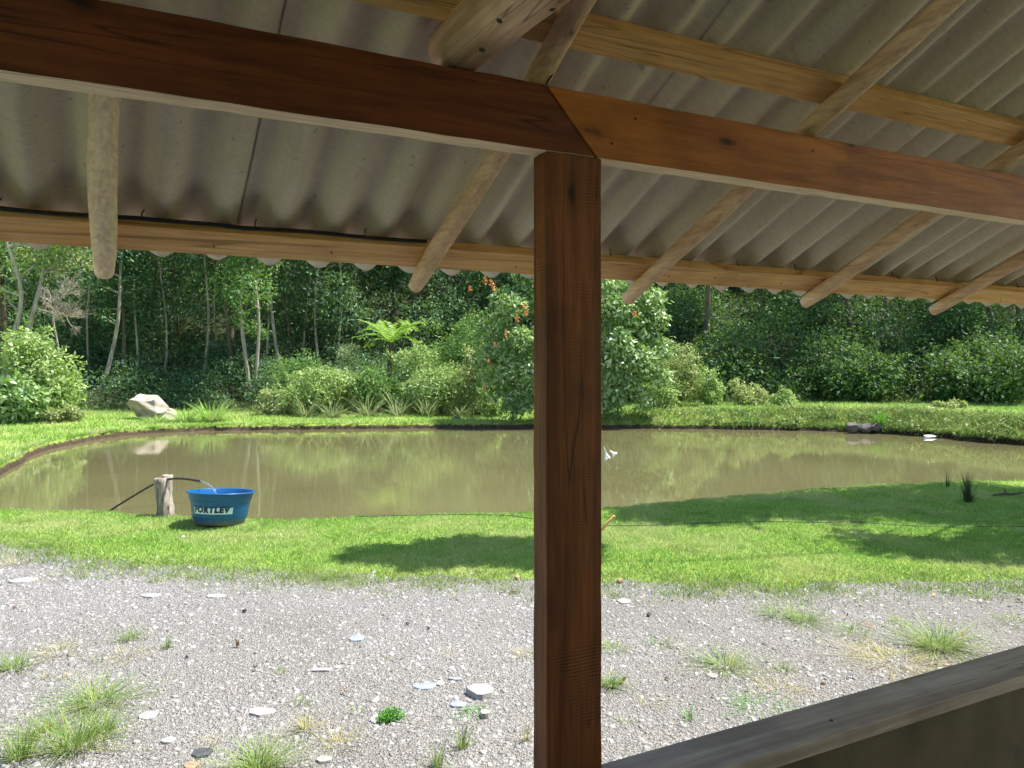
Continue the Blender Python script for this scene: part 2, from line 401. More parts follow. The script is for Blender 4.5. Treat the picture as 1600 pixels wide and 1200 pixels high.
def zg(X, Y, sd=None):
    X = np.asarray(X, float); Y = np.asarray(Y, float)
    L, D = cam_ld(X, Y)
    if sd is None: sd = pond_sd(X, Y)[0].reshape(X.shape)
    right = smooth(-1.5, 7.0, L) * smooth(12.5, 16.0, D)
    z = right * 0.36 * smooth(-0.05, 0.75, sd)
    r2 = smooth(0, 9, L)
    D0 = 27.0 - 1.6 * r2
    s1 = 0.27 + 0.22 * r2
    e = D - D0
    z = z + s1 * np.where(e > 0, e * smooth(0, 3, e), 0) + 0.55 * np.maximum(0, D - 40)
    z = z - 0.7 * smooth(-0.02, 0.3, -sd)
    bumps = 0.018 * (np.sin(X * 1.7 + Y * 0.6) + np.sin(Y * 2.3 - X * 0.9)) * smooth(6.8, 8, D) * smooth(0.0, 0.5, sd)
    return np.minimum(z, 22) + bumps
def zg1(x, y): return float(zg(np.array([x]), np.array([y]))[0])

def steps(*segs):
    out = []
    for a, b, d in segs: out += list(np.arange(a, b, d))
    return np.array(out + [segs[-1][1]])
gx = steps((-90, -30, 3.0), (-30, -12, 0.6), (-12, 15, 0.12), (15, 40, 0.5), (40, 100, 3.0))
gy = steps((-40, 1, 2.0), (1, 4, 0.5), (4, 15, 0.12), (15, 30, 0.25), (30, 60, 1.0), (60, 110, 3.0))
GX, GY = np.meshgrid(gx, gy)
sd, qx, qy = pond_sd(GX, GY); sd = sd.reshape(GX.shape); qx = qx.reshape(GX.shape); qy = qy.reshape(GX.shape)
cell = np.minimum(np.gradient(gx)[None, :], np.gradient(gy)[:, None])
snap = np.abs(sd) < 0.5 * cell
PX = np.where(snap, qx, GX); PY = np.where(snap, qy, GY)
sd2 = np.where(snap, 0.0, sd)
GZ = zg(PX, PY, sd2)
ny_, nx_ = GX.shape
idx = np.arange(ny_ * nx_).reshape(ny_, nx_)
F = np.stack([idx[:-1, :-1], idx[:-1, 1:], idx[1:, 1:], idx[1:, :-1]], -1).reshape(-1, 4)
me = mesh_np('ground', np.stack([PX, PY, GZ], -1).reshape(-1, 3), F, True)
L_, D_ = cam_ld(PX, PY)
soil = smooth(26.0, 28.0, D_ + 1.0 * smooth(0, 9, L_))
at = me.attributes.new('soil', 'FLOAT', 'POINT'); at.data.foreach_set('value', soil.astype(np.float32).ravel())
tag(obj('ground', me, M['lawn']), 'mown lawn round the pond, rising to a wooded slope', 'ground', kind='structure')

# water sheet
c0 = POND.mean(0); ring = POND + 0.0
d = POND - c0; ln = np.linalg.norm(d, axis=1, keepdims=True)
ring = POND + d / ln * 0.35
V = [(c0[0], c0[1], WL)] + [(x, y, WL) for x, y in ring]
F = [(0, 1 + i, 1 + (i + 1) % len(ring)) for i in range(len(ring))]
tag(obj('pond_water', mesh_np('pond_water', V, F), M['water']), 'muddy olive brown pond water', 'water', kind='structure')

# gravel yard: a sheet just above the ground
edge_px = [(-420, 842), (-200, 846), (0, 850), (60, 858), (130, 872), (200, 880), (320, 888), (450, 894), (560, 899), (700, 902), (830, 905), (1000, 910), (1100, 911), (1200, 915), (1240, 921), (1300, 911), (1450, 909), (1600, 907), (1900, 905), (2300, 905)]
EDGE = [gp(x, y, 0) for x, y in edge_px]
EL = np.array([cam_ld(p.x, p.y) for p in EDGE])
EL = EL[np.argsort(EL[:, 0])]
def edge_depth(L): return np.interp(L, EL[:, 0], EL[:, 1])
nl, nd = 150, 24
Ls = np.linspace(-9, 12, nl); V = []; F = []
rr = np.random.default_rng(3)
for i, l in enumerate(Ls):
    de = edge_depth(l) + 0.05 * math.sin(l * 9) + 0.04 * math.sin(l * 23 + 1) + rr.normal(0, 0.02)
    # from the shelter's foot (world Y = 1.6) out to the grass
    d0 = (1.62 + l * SN) / CS if l > -3.5 else -2.0
    for j in range(nd + 1):
        dd = d0 + (de - d0) * j / nd
        V.append((l * CS + dd * SN, dd * CS - l * SN, 0.004))
for i in range(nl - 1):
    for j in range(nd): F.append((i*(nd+1)+j, (i+1)*(nd+1)+j, (i+1)*(nd+1)+j+1, i*(nd+1)+j+1))
tag(obj('gravel_yard', mesh_np('gravel_yard', V, F), M['gravel_ground']), 'yard of crushed grey slate', 'ground', kind='structure')

# loose chips
def chips(n, name, lab):
    r = np.random.default_rng(21)
    L = r.uniform(-5.2, 5.2, n * 2); Dm = 2.55 + 4.6 * r.random(n * 2) ** 1.3
    keep = (np.abs(L) < 0.72 * Dm + 0.3) & (Dm < edge_depth(L) + r.normal(-0.05, 0.16, n * 2))
    X = L * CS + Dm * SN; Y = Dm * CS - L * SN
    pat = np.sin(X * 1.3 + 1.7 * np.sin(Y * 0.9)) * np.sin(Y * 1.7 + 1.1 * np.sin(X * 0.8)) + 0.5 * np.sin(X * 3.9 + Y * 2.7)
    keep &= (Y > 1.75) & (r.random(n * 2) < 0.6 + 0.4 * smooth(-0.6, 0.5, pat))
    X, Y = X[keep][:n], Y[keep][:n]; n = len(X)
    s = 0.0037 * (1 + r.pareto(2.2, n)); s = np.minimum(s, 0.021) * (0.75 + 0.1 * np.sqrt(Y))
    el = r.uniform(0.4, 1.0, n); rot = r.uniform(0, 2 * math.pi, n)
    ang = np.array([0.4, 1.9, 3.5, 5.2])[None, :] + r.uniform(-0.5, 0.5, (n, 4)); rad = r.uniform(0.75, 1.15, (n, 4))
    lx = np.cos(ang) * rad * s[:, None]; ly = np.sin(ang) * rad * s[:, None] * el[:, None]
    th = s * r.uniform(0.1, 0.3, n)
    tx = r.normal(0, 0.2, n); ty = r.normal(0, 0.2, n)
    lz = lx * tx[:, None] + ly * ty[:, None]
    cx = lx * np.cos(rot)[:, None] - ly * np.sin(rot)[:, None]; cy = lx * np.sin(rot)[:, None] + ly * np.cos(rot)[:, None]
    top = np.stack([X[:, None] + cx * 0.9, Y[:, None] + cy * 0.9, 0.005 + th[:, None] + lz], -1)
    bot = np.stack([X[:, None] + cx, Y[:, None] + cy, np.full_like(cx, 0.0045) + lz * 0.6 - 0.002], -1)
    V = np.concatenate([top, bot], 1).reshape(-1, 3)
    q = np.array([[0,1,2,3],[4,5,1,0],[5,6,2,1],[6,7,3,2],[7,4,0,3]])
    F = (np.arange(n)[:, None, None] * 8 + q[None]).reshape(-1, 4)
    return tag(obj(name, mesh_np(name, V, F), M['chips']), lab, 'gravel', kind='stuff')
chips(102000, 'slate_gravel', 'loose grey slate chips covering the yard')

# lawn blades
def blades(name, X, Y, h, w, mat, lab, lean=0.5, seed=1, kind='stuff', cat='grass'):
    r = np.random.default_rng(seed); n = len(X)
    sdv = pond_sd(X, Y)[0]
    k = sdv > -0.02
    X, Y, sdv = X[k], Y[k], sdv[k]; n = len(X)
    Z = zg(X, Y, sdv) - 0.003
    hh = h * r.uniform(0.5, 1.35, n); ww = w * r.uniform(0.6, 1.3, n)
    a = r.uniform(0, 2 * math.pi, n); b = r.uniform(0, 2 * math.pi, n); ln = hh * r.uniform(0.1, lean * 2, n)
    dx, dy = np.cos(a) * ww, np.sin(a) * ww
    p0 = np.stack([X - dx, Y - dy, Z], -1); p1 = np.stack([X + dx, Y + dy, Z], -1)
    p2 = np.stack([X + np.cos(b) * ln, Y + np.sin(b) * ln, Z + hh], -1)
    V = np.stack([p0, p1, p2], 1).reshape(-1, 3); F = np.arange(n * 3).reshape(n, 3)
    return tag(obj(name, mesh_np(name, V, F), mat), lab, cat, kind=kind)
r = np.random.default_rng(8)
n = 620000
L = r.uniform(-8.5, 9.5, n); Dm = r.uniform(5.3, 12.5, n) ; Dm = 5.3 + (Dm - 5.3) * r.uniform(0.35, 1, n)
ed = edge_depth(L)
rag = 0.16 * np.sin(L * 3.1 + np.sin(L * 1.3)) + 0.12 * np.sin(L * 7.7 + 1) + 0.08 * np.sin(L * 17)
k = (np.abs(L) < 0.71 * Dm + 0.3) & (Dm > ed - 0.3 + rag + r.normal(0.0, 0.16, n)) & (r.random(n) < smooth(-0.45, 0.85, Dm - ed) * 0.95 + 0.05)
L, Dm = L[k], Dm[k]
blades('lawn_grass', L * CS + Dm * SN, Dm * CS - L * SN, 0.027, 0.0042, M['blades'], 'short mown grass on the near bank of the pond', 0.6, 2)
n = 150000
L = r.uniform(-17, 22, n); Dm = r.uniform(11.5, 28.5, n)
k = (np.abs(L) < 0.72 * Dm + 0.5); L, Dm = L[k], Dm[k]
X, Y = L * CS + Dm * SN, Dm * CS - L * SN
sdv = pond_sd(X, Y)[0]; k = sdv > 0; X, Y = X[k], Y[k]
blades('far_bank_grass', X, Y, 0.075, 0.012, M['blades'], 'sunlit grass on the far side of the pond', 0.6, 3)
# clumps of longer grass creeping over the edge of the gravel
nc = 520
cl_ = r.uniform(-5.5, 6.0, nc); cd_ = edge_depth(cl_) + r.normal(-0.08, 0.2, nc); sz_ = r.uniform(0.03, 0.14, nc)
kk = np.repeat(np.arange(nc), 55)
L = cl_[kk] + r.normal(0, 1, len(kk)) * sz_[kk] * 1.3; Dm = cd_[kk] + r.normal(0, 1, len(kk)) * sz_[kk]
blades('edge_grass', L * CS + Dm * SN, Dm * CS - L * SN, 0.042, 0.003, M['tuft'], 'straggling grass along the border of lawn and gravel', 0.9, 15)
# longer fringe along the water's edge
n = 26000
t = r.integers(0, len(POND), n); f = r.random(n)[:, None]
P = POND[t] * (1 - f) + POND[(t + 1) % len(POND)] * f + r.normal(0, 0.035, (n, 2))
P_keep = cam_ld(P[:, 0], P[:, 1])[1] > 11.5
P = P[P_keep]; t = t[P_keep]; n = len(P)
P = P[r.random(n) < 0.35 + 0.65 * (np.sin(t * 0.9) * np.sin(t * 0.37) > -0.2)]
blades('shore_fringe', P[:, 0], P[:, 1], 0.085, 0.009, M['blades'], 'ragged grass fringe along the edge of the water', 0.9, 14)
# rough growth hanging over the raised right bank
n = 60000
t = r.integers(0, len(POND), n); f = r.random(n)[:, None]
P = POND[t] * (1 - f) + POND[(t + 1) % len(POND)] * f
L, Dm = cam_ld(P[:, 0], P[:, 1])
k = (Dm > 15.5) & (L > -1.0) & (r.random(n) < smooth(-1, 6, L)); P = P[k]
nrm = P - np.array([c0]); nrm /= np.linalg.norm(nrm, axis=1, keepdims=True)
off = r.uniform(0.0, 0.95, len(P))[:, None]
P = P + nrm * off
Z = zg(P[:, 0], P[:, 1])
sel = r.choice(len(P), 420); C = np.stack([P[sel, 0], P[sel, 1], Z[sel] + 0.02], 1)
BANK = (C, r.uniform(0.06, 0.2, 420))
P = P[:16000]
blades('bank_growth', P[:, 0], P[:, 1], 0.16, 0.013, M['tuft'], 'rough weeds hanging over the raised far bank', 0.9, 4)

# ------------------------------------------------------------------ the shelter
SH = empty('open_shelter', (0.9, 1.465, 0.0), 'open timber shelter with corrugated roof and brown post, in the foreground', 'shelter')
def part(name, mb, mat, parent=SH, bevel=0.0, sm=False):
    me = mb.mesh(name, sm) if isinstance(mb, MB) else mb
    o = obj(name, me, mat, None, bevel)
    o.parent = parent
    o.matrix_parent_inverse = Matrix.Identity(4)
    o.location = -(parent_world(parent))
    return o
def parent_world(p):
    v = Vector(p.location)
    while p.parent is not None:
        p = p.parent; v += Vector(p.location)
    return v
PY0 = 1.435
def rough_bar(A, B, n, jit, seed):
    """a sawn bar between two end quads, its arrises a little uneven"""
    r = np.random.default_rng(seed); m_ = MB(); V = []; F = []
    for i in range(n + 1):
        t = i / n
        for k in range(4):
            p = Vector(A[k]).lerp(Vector(B[k]), t)
            V.append(p + Vector(r.normal(0, jit, 3)) * (0 if i in (0, n) else 1))
    for i in range(n):
        for k in range(4): F.append((4*i+k, 4*i+(k+1) % 4, 4*i+4+(k+1) % 4, 4*i+4+k))
    F.append((3, 2, 1, 0)); F.append(tuple(4 * n + k for k in range(4)))
    m_.add(V, F); return m_
mb = rough_bar([(0.818,PY0,0.03),(0.9594,PY0,0.03),(0.9594,PY0+.06,0.03),(0.818,PY0+.06,0.03)], [(0.818,PY0,2.0625),(0.9594,PY0,2.0625),(0.9594,PY0+.06,2.0625),(0.818,PY0+.06,2.0625)], 34, 0.0005, 5); part('post', mb, M['post'], bevel=0.003)['label'] = 'dark brown sawn timber post'
# second and third posts further along
for px_ in (4.15, -2.5):
    mb = MB(); mb.box((px_, PY0, 0.03), (px_ + 0.1414, PY0 + 0.06, 2.0625)); part('post', mb, M['post'], bevel=0.003)
BZ0, BZ1, BY0, BY1 = 2.0635, 2.2035, PY0 - 0.001, PY0 + 0.054
def beam(x0t, x0b, x1t, x1b, mat, lab):
    m_ = rough_bar([(x0b,BY0,BZ0),(x0b,BY1,BZ0),(x0t,BY1,BZ1),(x0t,BY0,BZ1)], [(x1b,BY0,BZ0),(x1b,BY1,BZ0),(x1t,BY1,BZ1),(x1t,BY0,BZ1)], 60, 0.0006, int(x1b * 10) + 40)
    o = part('beam', m_, mat, bevel=0.002); o['label'] = lab
    o.data.materials.append(M['beam_under']); 
    for i_ in range(60): o.data.polygons[4 * i_].material_index = 1
    return o
b1 = beam(-2.6, -2.6, 0.812, 0.941, M['beam_dark'], 'dark reddish brown beam left of the joint')
b2 = beam(0.8185, 0.9485, 6.1, 6.1, M['beam_red'], 'orange brown knotty beam right of the joint')
# roof slope
SL = 0.48; AN = math.atan(SL)
def zr(y, off): return EYE + off - SL * (y - 1.465)
YR = -1.6
tang = Vector((0, math.cos(AN), -math.sin(AN))); nor = Vector((0, math.sin(AN), math.cos(AN)))
rw = random.Random(4)
rafters = [-1.70, -0.87, -0.034, 0.819, 1.636, 2.479, 3.314, 4.15, 4.98, 5.8]
tips = {-0.034: 2.262, 0.819: 2.262, 1.636: 2.272, 2.479: 2.245, 3.314: 2.252}
RAFT = {}
for rx in rafters:
    m_ = MB(); pts = []; rad = []; n_ = 30
    ph = rw.uniform(0, 6.28); am = rw.uniform(0.004, 0.009)
    yt = tips.get(rx, 2.25)
    R0 = 0.0295 if rx == -0.034 else 0.0265
    for i in range(n_ + 1):
        y = yt + (YR - yt) * (i / n_) ** 1.15
        q = Vector((rx + am * math.sin(ph + y * 4.1) + am * 0.6 * math.sin(ph * 2 + y * 8.3), y, zr(y, 0.63) + 0.003 * math.sin(ph + 7 * y)))
        pts.append(q); rr_ = R0 * (1 + 0.05 * math.sin(y * 13 + ph) + 0.03 * rw.uniform(-1, 1)); rad.append(rr_)
    rad[0] *= 0.86
    m_.tube(pts, rad, 12, True, 0.025, rw)
    mt = M['pole_pale'] if rx == -0.034 else M['pole']
    o = part('rafter', m_, mt, sm=False)
    for pl in o.data.polygons: pl.use_smooth = len(pl.vertices) == 4
    RAFT[rx] = o
RAFT[-0.034]['label'] = 'pale peeled pole rafter left of the post'
# tie log on the beam
m_ = MB(); pts = []; rad = []
for i in range(22):
    y = 1.50 + (-1.5 - 1.5) * (i / 21)
    pts.append(Vector((0.636 + 0.008 * math.sin(3 * y), y, 2.262 + 0.006 * math.sin(4 * y + 1)))); rad.append(0.0605 * (1 + 0.03 * math.sin(9 * y)))
rad[0] *= 0.93
m_.tube(pts, rad, 18, True, 0.02, rw)
o = part('tie_log', m_, M['log']); o['label'] = 'thick peeled log lying across the beam top'
for pl in o.data.polygons: pl.use_smooth = len(pl.vertices) == 4
kn = MB()
for (ky, ka) in ((1.33, -1.9), (1.12, -1.35), (1.22, -2.2)):
    cx_, cz_ = 0.636 + 0.0585 * math.cos(ka), 2.262 + 0.0585 * math.sin(ka)
    kn.tube([(cx_, ky, cz_), (cx_ + 0.006 * math.cos(ka), ky, cz_ + 0.006 * math.sin(ka))], [0.008, 0.005], 8)
part('knot', kn, M['nail'], o)['kind'] = 'stuff'
# battens (purlins) lying flat on the rafters
def batten(y_out, w, t, x0, x1, lab=None, mat=None):
    m_ = MB(); P0 = Vector((0, y_out, zr(y_out, 0.6605)))
    q = []
    for xx in (x0, x1):
        a = P0.copy(); a.x = xx
        q += [a, a - tang * w, a - tang * w + nor * t, a + nor * t]
    m_.add(q, [(0,1,2,3),(7,6,5,4),(0,4,5,1),(1,5,6,2),(2,6,7,3),(3,7,4,0)])
    o_ = part('batten', m_, mat or M['batten'], bevel=0.0015)
    if lab: o_['label'] = lab
    return o_
eb = batten(2.215, 0.107, 0.029, -2.6, 6.1, 'pale pine eave batten with nails')
ub = batten(1.417, 0.075, 0.029, -2.6, 6.1, 'upper pine batten above the beam')
for y_ in (0.55, -0.4, -1.4): batten(y_, 0.08, 0.029, -2.6, 6.1)
# nails under the eave batten and the hooks that hold the sheets
for xx in np.arange(-0.3, 4.3, 0.285):
    yy = 2.215 - 0.03 - 0.02 * rw.random(); xo = xx + rw.uniform(-0.05, 0.05)
    c_ = Vector((xo, yy, zr(yy, 0.6605)))
    m_ = MB(); m_.tube([c_ + nor * 0.004, c_ - nor * 0.0035], [0.0022, 0.0027], 6)
    part('nail', m_, M['nail'], eb)
for xx in np.arange(-0.25, 4.2, 0.285):
    yy = 2.215 - 0.107 * math.cos(AN) - 0.004; xo = xx + rw.uniform(-0.02, 0.02)
    c_ = Vector((xo, yy, zr(yy, 0.6605))) + nor * 0.02
    m_ = MB(); m_.tube([c_, c_ + nor * 0.02 + Vector((0.002, 0, 0)), c_ + nor * 0.028 + Vector((0.007, 0, 0))], 0.0018, 5)
    part('hook', m_, M['nail'], eb)
m_ = MB(); hk = Vector((0.813, BY0 - 0.004, BZ1 + 0.002))
m_.tube([hk + Vector((0.0, 0.006, -0.015)), hk + Vector((0.004, -0.002, 0.004)), hk + Vector((0.012, -0.006, 0.018)), hk + Vector((0.006, -0.004, 0.03)), hk + Vector((-0.004, 0, 0.026))], 0.0028, 6)
part('bent_nail', m_, M['nail'], b2)
for (x_, z_) in ((1.05, 2.165), (1.62, 2.165), (0.985, 2.1), (2.9, 2.13)):
    m_ = MB(); m_.tube([(x_, BY0 + 0.004, z_), (x_, BY0 - 0.002, z_)], [0.003, 0.0034], 7); part('nail', m_, M['nail'], b2)
# cable along the eave batten
m_ = MB(); pts = []
for i in range(40):
    xx = -2.5 + 3.3 * i / 39; yy = 2.215 - 0.107 * math.cos(AN) - 0.012
    c_ = Vector((xx, yy, zr(yy, 0.6605))) + nor * (0.012 + 0.003 * math.sin(i * 1.3) + 0.004 * (i % 13 == 6))
    pts.append(c_)
m_.tube(pts, 0.0055, 6); part('cable', m_, M['black'])
# corrugated sheets
PITCH = 0.1425; AMP = 0.023
def sheet_mesh(x0, lift):
    nx = 6 * 14 + 6; y0, y1 = 2.288, YR
    length = (y0 - y1) / math.cos(AN)
    V = []; F = []
    ns = 10
    for s_ in range(2):
        for j in range(ns + 1):
            b_ = Vector((0, y0, zr(y0, 0.6605))) - tang * (length * j / ns)
            for i in range(nx + 1):
                xx = x0 - 0.03 + i * PITCH / 14
                w = math.cos(2 * math.pi * (xx - 0.317) / PITCH)
                h = 0.0295 + AMP + AMP * w + lift + (0.006 if s_ else 0)
                p = b_ + nor * h; V.append((xx, p.y, p.z))
    W = nx + 1; K = W * (ns + 1)
    for j in range(ns):
        for i in range(nx):
            a = j * W + i
            F.append((a, a + W, a + W + 1, a + 1)); F.append((K + a, K + a + 1, K + a + W + 1, K + a + W))
    for i in range(nx):
        F.append((i, i + 1, K + i + 1, K + i)); e = ns * W + i; F.append((e, K + e, K + e + 1, e + 1))
    for j in range(ns):
        a = j * W; F.append((a, K + a, K + a + W, a + W)); a += nx; F.append((a, a + W, K + a + W, K + a))
    me = mesh_np('roof_sheet', V, F, True)
    return me
for k_ in range(-4, 7):
    x0 = 0.317 + 0.855 * k_
    if x0 < -2.6 or x0 > 5.4: continue
    part('roof_sheet', sheet_mesh(x0, 0.007 * (k_ % 2)), M['sheet'])
# back slope of the roof, behind the viewer
m_ = MB()
zrd = zr(YR, 0.70)
m_.add([(-2.5, YR - 0.01, zrd), (6.1, YR - 0.01, zrd), (6.1, YR - 3.9, zrd - 3.9 * SL), (-2.5, YR - 3.9, zrd - 3.9 * SL),
        (-2.5, YR - 0.01, zrd + 0.03), (6.1, YR - 0.01, zrd + 0.03), (6.1, YR - 3.9, zrd - 3.9 * SL + 0.03), (-2.5, YR - 3.9, zrd - 3.9 * SL + 0.03)],
       [(0,1,2,3),(7,6,5,4),(0,4,5,1),(1,5,6,2),(2,6,7,3),(3,7,4,0)])
part('back_roof', m_, M['sheet'])
m_ = MB(); m_.box((-2.5, -4.6, 0.031), (6.05, -4.5, 2.2)); part('added_back_wall', m_, M['half_wall'])  # unseen wall, added to keep light from behind out of the interior
# half wall with its cap board
m_ = MB(); m_.box((0.962, 1.352, 0.03), (6.05, 1.432, 0.655)); part('half_wall', m_, M['half_wall'])['label'] = 'dark olive half wall under the rail'
m_ = MB(); m_.box((0.962, 1.32, 0.657), (6.05, 1.465, 0.694)); rb = part('rail_board', m_, M['rail'], bevel=0.003); rb['label'] = 'worn brown rail board on the half wall'
m_ = MB(); m_.lathe([(0.0, 0.002), (0.004, 0.002), (0.0045, -0.002)], 10, (1.62, 1.375, 0.6945)); part('nail', m_, M['nail'], rb)
m_ = MB(); m_.box((-2.6, -5.2, -0.05), (6.1, 1.56, 0.03)); tag(obj('floor', m_, M['concrete']), 'concrete floor of the shelter', 'floor', kind='structure')

# ------------------------------------------------------------------ blue tub, stump, hose
tub_c = gp(343, 826, 0); _l, _d = cam_ld(tub_c.x, tub_c.y); tub_c = col_pt(343, _d + 0.25, 0)
tub_c.z = zg1(tub_c.x, tub_c.y) + 0.006
TUB = empty('water_tub', tub_c, 'blue plastic water tub with FORTLEV sticker on the lawn beside the stump', 'tub')
TUB.rotation_euler = (Matrix.Rotation(-0.075, 3, Vector((CS, -SN, 0))) @ Matrix.Rotation(0.03, 3, Vector((SN, CS, 0)))).to_euler()
bm_ = Mat('blue plastic'); zt_ = bm_.n('SeparateXYZ', Vector=bm_.n('TexCoord').outputs['Object']).outputs[2]
_mud = bm_.n('Math', _operation='MULTIPLY_ADD'); bm_.put(_mud.inputs[0], bm_.noise(bm_.coords(), 16, 5, 0.7)); _mud.inputs[1].default_value = -0.16; bm_.put(_mud.inputs[2], zt_)
_mr = bm_.n('MapRange', Value=_mud.outputs[0]); _mr.inputs[1].default_value = -0.02; _mr.inputs[2].default_value = -0.075
_sc = bm_.ramp(bm_.noise(bm_.coords((1, 1, 9)), 26, 4, 0.7), [(0.58, (0, 0, 0)), (0.75, (0.3, 0.3, 0.3))])
_c = bm_.mix(_sc, bm_.ramp(bm_.noise(bm_.coords(), 5, 4), [(0.3, (0.003, 0.075, 0.21)), (0.7, (0.005, 0.1, 0.28))]), (0.09, 0.2, 0.34))
_c = bm_.mix(_mr.outputs[0], _c, (0.12, 0.105, 0.07))
bm_.set(Base__Color=_c, Roughness=0.34); blue = bm_.m
prof = [(0.0, 0.004), (0.236, 0.0), (0.246, 0.01), (0.25, 0.06), (0.262, 0.066), (0.267, 0.075), (0.286, 0.235), (0.299, 0.243), (0.303, 0.252), (0.311, 0.303), (0.313, 0.31),
        (0.331, 0.311), (0.333, 0.315), (0.333, 0.321), (0.329, 0.325), (0.309, 0.324), (0.305, 0.318), (0.294, 0.25), (0.258, 0.06), (0.24, 0.018), (0.0, 0.018)]
mb = MB(); mb.lathe(prof, 72); o = obj('tub_body', mb.mesh('tub_body', True), blue, TUB)
es = o.modifiers.new('edge', 'EDGE_SPLIT'); es.split_angle = math.radians(50)
mb = MB(); mb.lathe([(0.0, 0.2), (0.2822, 0.2)], 48); tw = plain('tub water', (0.02, 0.1, 0.16), 0.03, 0.5); obj('tub_water', mb.mesh('tub_water', True), tw, TUB)
# sticker wrapped on the wall; phi 0 faces the camera
to_cam = math.atan2(-tub_c.y, -tub_c.x)
def wall_r(z): return 0.267 + (0.286 - 0.267) * (z - 0.075) / 0.16
def wrap(s_, z, lift):
    """s_ metres along the wall (right positive as the viewer sees it)"""
    R_ = wall_r(z) + lift; a = to_cam + s_ / 0.277
    return (R_ * math.cos(a), R_ * math.sin(a), z)
S0, S1, ZS0, ZS1 = -0.292, 0.118, 0.118, 0.208
V = []; F = []
for i in range(41):
    for z in (ZS0, ZS1): V.append(wrap(S0 + (S1 - S0) * i / 40, z, 0.0012))
for i in range(40): F.append((2*i, 2*i+2, 2*i+3, 2*i+1))
st = obj('sticker', mesh_np('sticker', V, F), plain('sticker white', (0.6, 0.72, 0.72), 0.45, 0.4, 0.1, 20), TUB)
cu = bpy.data.curves.new('t', 'FONT'); cu.body = 'FORTLEV'; cu.size = 0.1; cu.offset = 0.0078; cu.shear = 0.12; cu.space_character = 1.22; cu.resolution_u = 4
to = bpy.data.objects.new('t', cu); COL.objects.link(to)
dg = bpy.context.evaluated_depsgraph_get(); dg.update()
tm = bpy.data.meshes.new_from_object(to.evaluated_get(dg)); bpy.data.objects.remove(to)
import bmesh
bm = bmesh.new(); bm.from_mesh(tm); bmesh.ops.triangulate(bm, faces=bm.faces[:]); bmesh.ops.subdivide_edges(bm, edges=[e for e in bm.edges if e.calc_length() > 0.02], cuts=2); bm.to_mesh(tm); bm.free()
co = np.empty(len(tm.vertices) * 3); tm.vertices.foreach_get('co', co); co = co.reshape(-1, 3)
co[:, 0] = (co[:, 0] - co[:, 0].min()) / np.ptp(co[:, 0]); co[:, 1] = (co[:, 1] - co[:, 1].min()) / np.ptp(co[:, 1])
ts0, ts1 = S0 + 0.012, S1 - 0.022
for v_, (a_, b_, _) in zip(tm.vertices, co): v_.co = wrap(ts0 + a_ * (ts1 - ts0), 0.128 + b_ * 0.07, 0.0026)
tm.name = 'lettering'; obj('lettering', tm, plain('lettering navy', (0.01, 0.03, 0.075), 0.4, 0.4), st)

stump_p = gp(256, 806, 0); stump_p.z = zg1(stump_p.x, stump_p.y) - 0.05
ST = empty('wooden_stump', stump_p, 'grey weathered split wooden stump at the pond edge beside the blue tub', 'stump')
srnd = random.Random(9)
def stump_piece(dx, dy, h, r0, r1, leanx):
    m_ = MB(); n_ = 16; pts = []; rad = []
    rt = Vector((CS, -SN, 0))
    for i in range(12):
        t = i / 11
        pts.append(rt * (dx + leanx * t + 0.006 * math.sin(5 * t + dx * 40)) + Vector((0, dy, h * t))); rad.append(r0 + (r1 - r0) * t + 0.005 * math.sin(9 * t))
    m_.tube(pts, rad, n_, True, 0.12, srnd)
    return m_
a = obj('stump_half', stump_piece(0.015, 0.0, 0.46, 0.082, 0.062, -0.045), M['weathered'], ST)
b = obj('stump_half', stump_piece(0.055, 0.05, 0.485, 0.06, 0.05, -0.02), M['weathered'], ST)
for q in (a, b): q.data.polygons.foreach_set('use_smooth', [len(p.vertices) == 4 for p in q.data.polygons])

def curve_tube(pts, r, sides=8, n=8):
    P = [Vector(p) for p in pts]; out = []
    for i in range(len(P) - 1):
        a, b, c, d = P[max(i-1, 0)], P[i], P[i+1], P[min(i+2, len(P)-1)]
        for j in range(n):
            t = j / n; out.append(0.5 * ((2*b) + (c-a)*t + (2*a-5*b+4*c-d)*t*t + (3*b-a-3*c+d)*t**3))
    out.append(P[-1]); m_ = MB(); m_.tube(out, r, sides); return m_
sd_ = cam_ld(stump_p.x, stump_p.y)[1]
hose = MB()
hp = [world_pt(165, 802, sd_ + 0.35), world_pt(205, 777, sd_ + 0.22), world_pt(243, 755, sd_ + 0.1), world_pt(262, 749, sd_ + 0.0), world_pt(285, 748, sd_ - 0.1), world_pt(314, 752, sd_ - 0.22)]
tag(obj('hose', curve_tube(hp, 0.0115).mesh('hose', True), M['black']), 'black hose rising from the pond over the stump to the tub', 'hose')
jet_m = Mat('running water'); jet_m.set(Base__Color=(0.9, 0.93, 0.95), Roughness=0.1, IOR=1.33); jet_m.b.inputs['Transmission Weight'].default_value = 0.92
jp = [world_pt(313, 752, sd_ - 0.22), world_pt(324, 756, sd_ - 0.27), world_pt(333, 764, sd_ - 0.31), world_pt(341, 779, sd_ - 0.35)]
tag(obj('water_jet', curve_tube(jp, 0.008).mesh('water_jet', True), jet_m.m), 'arc of clear water pouring from the black hose into the tub', 'water jet')
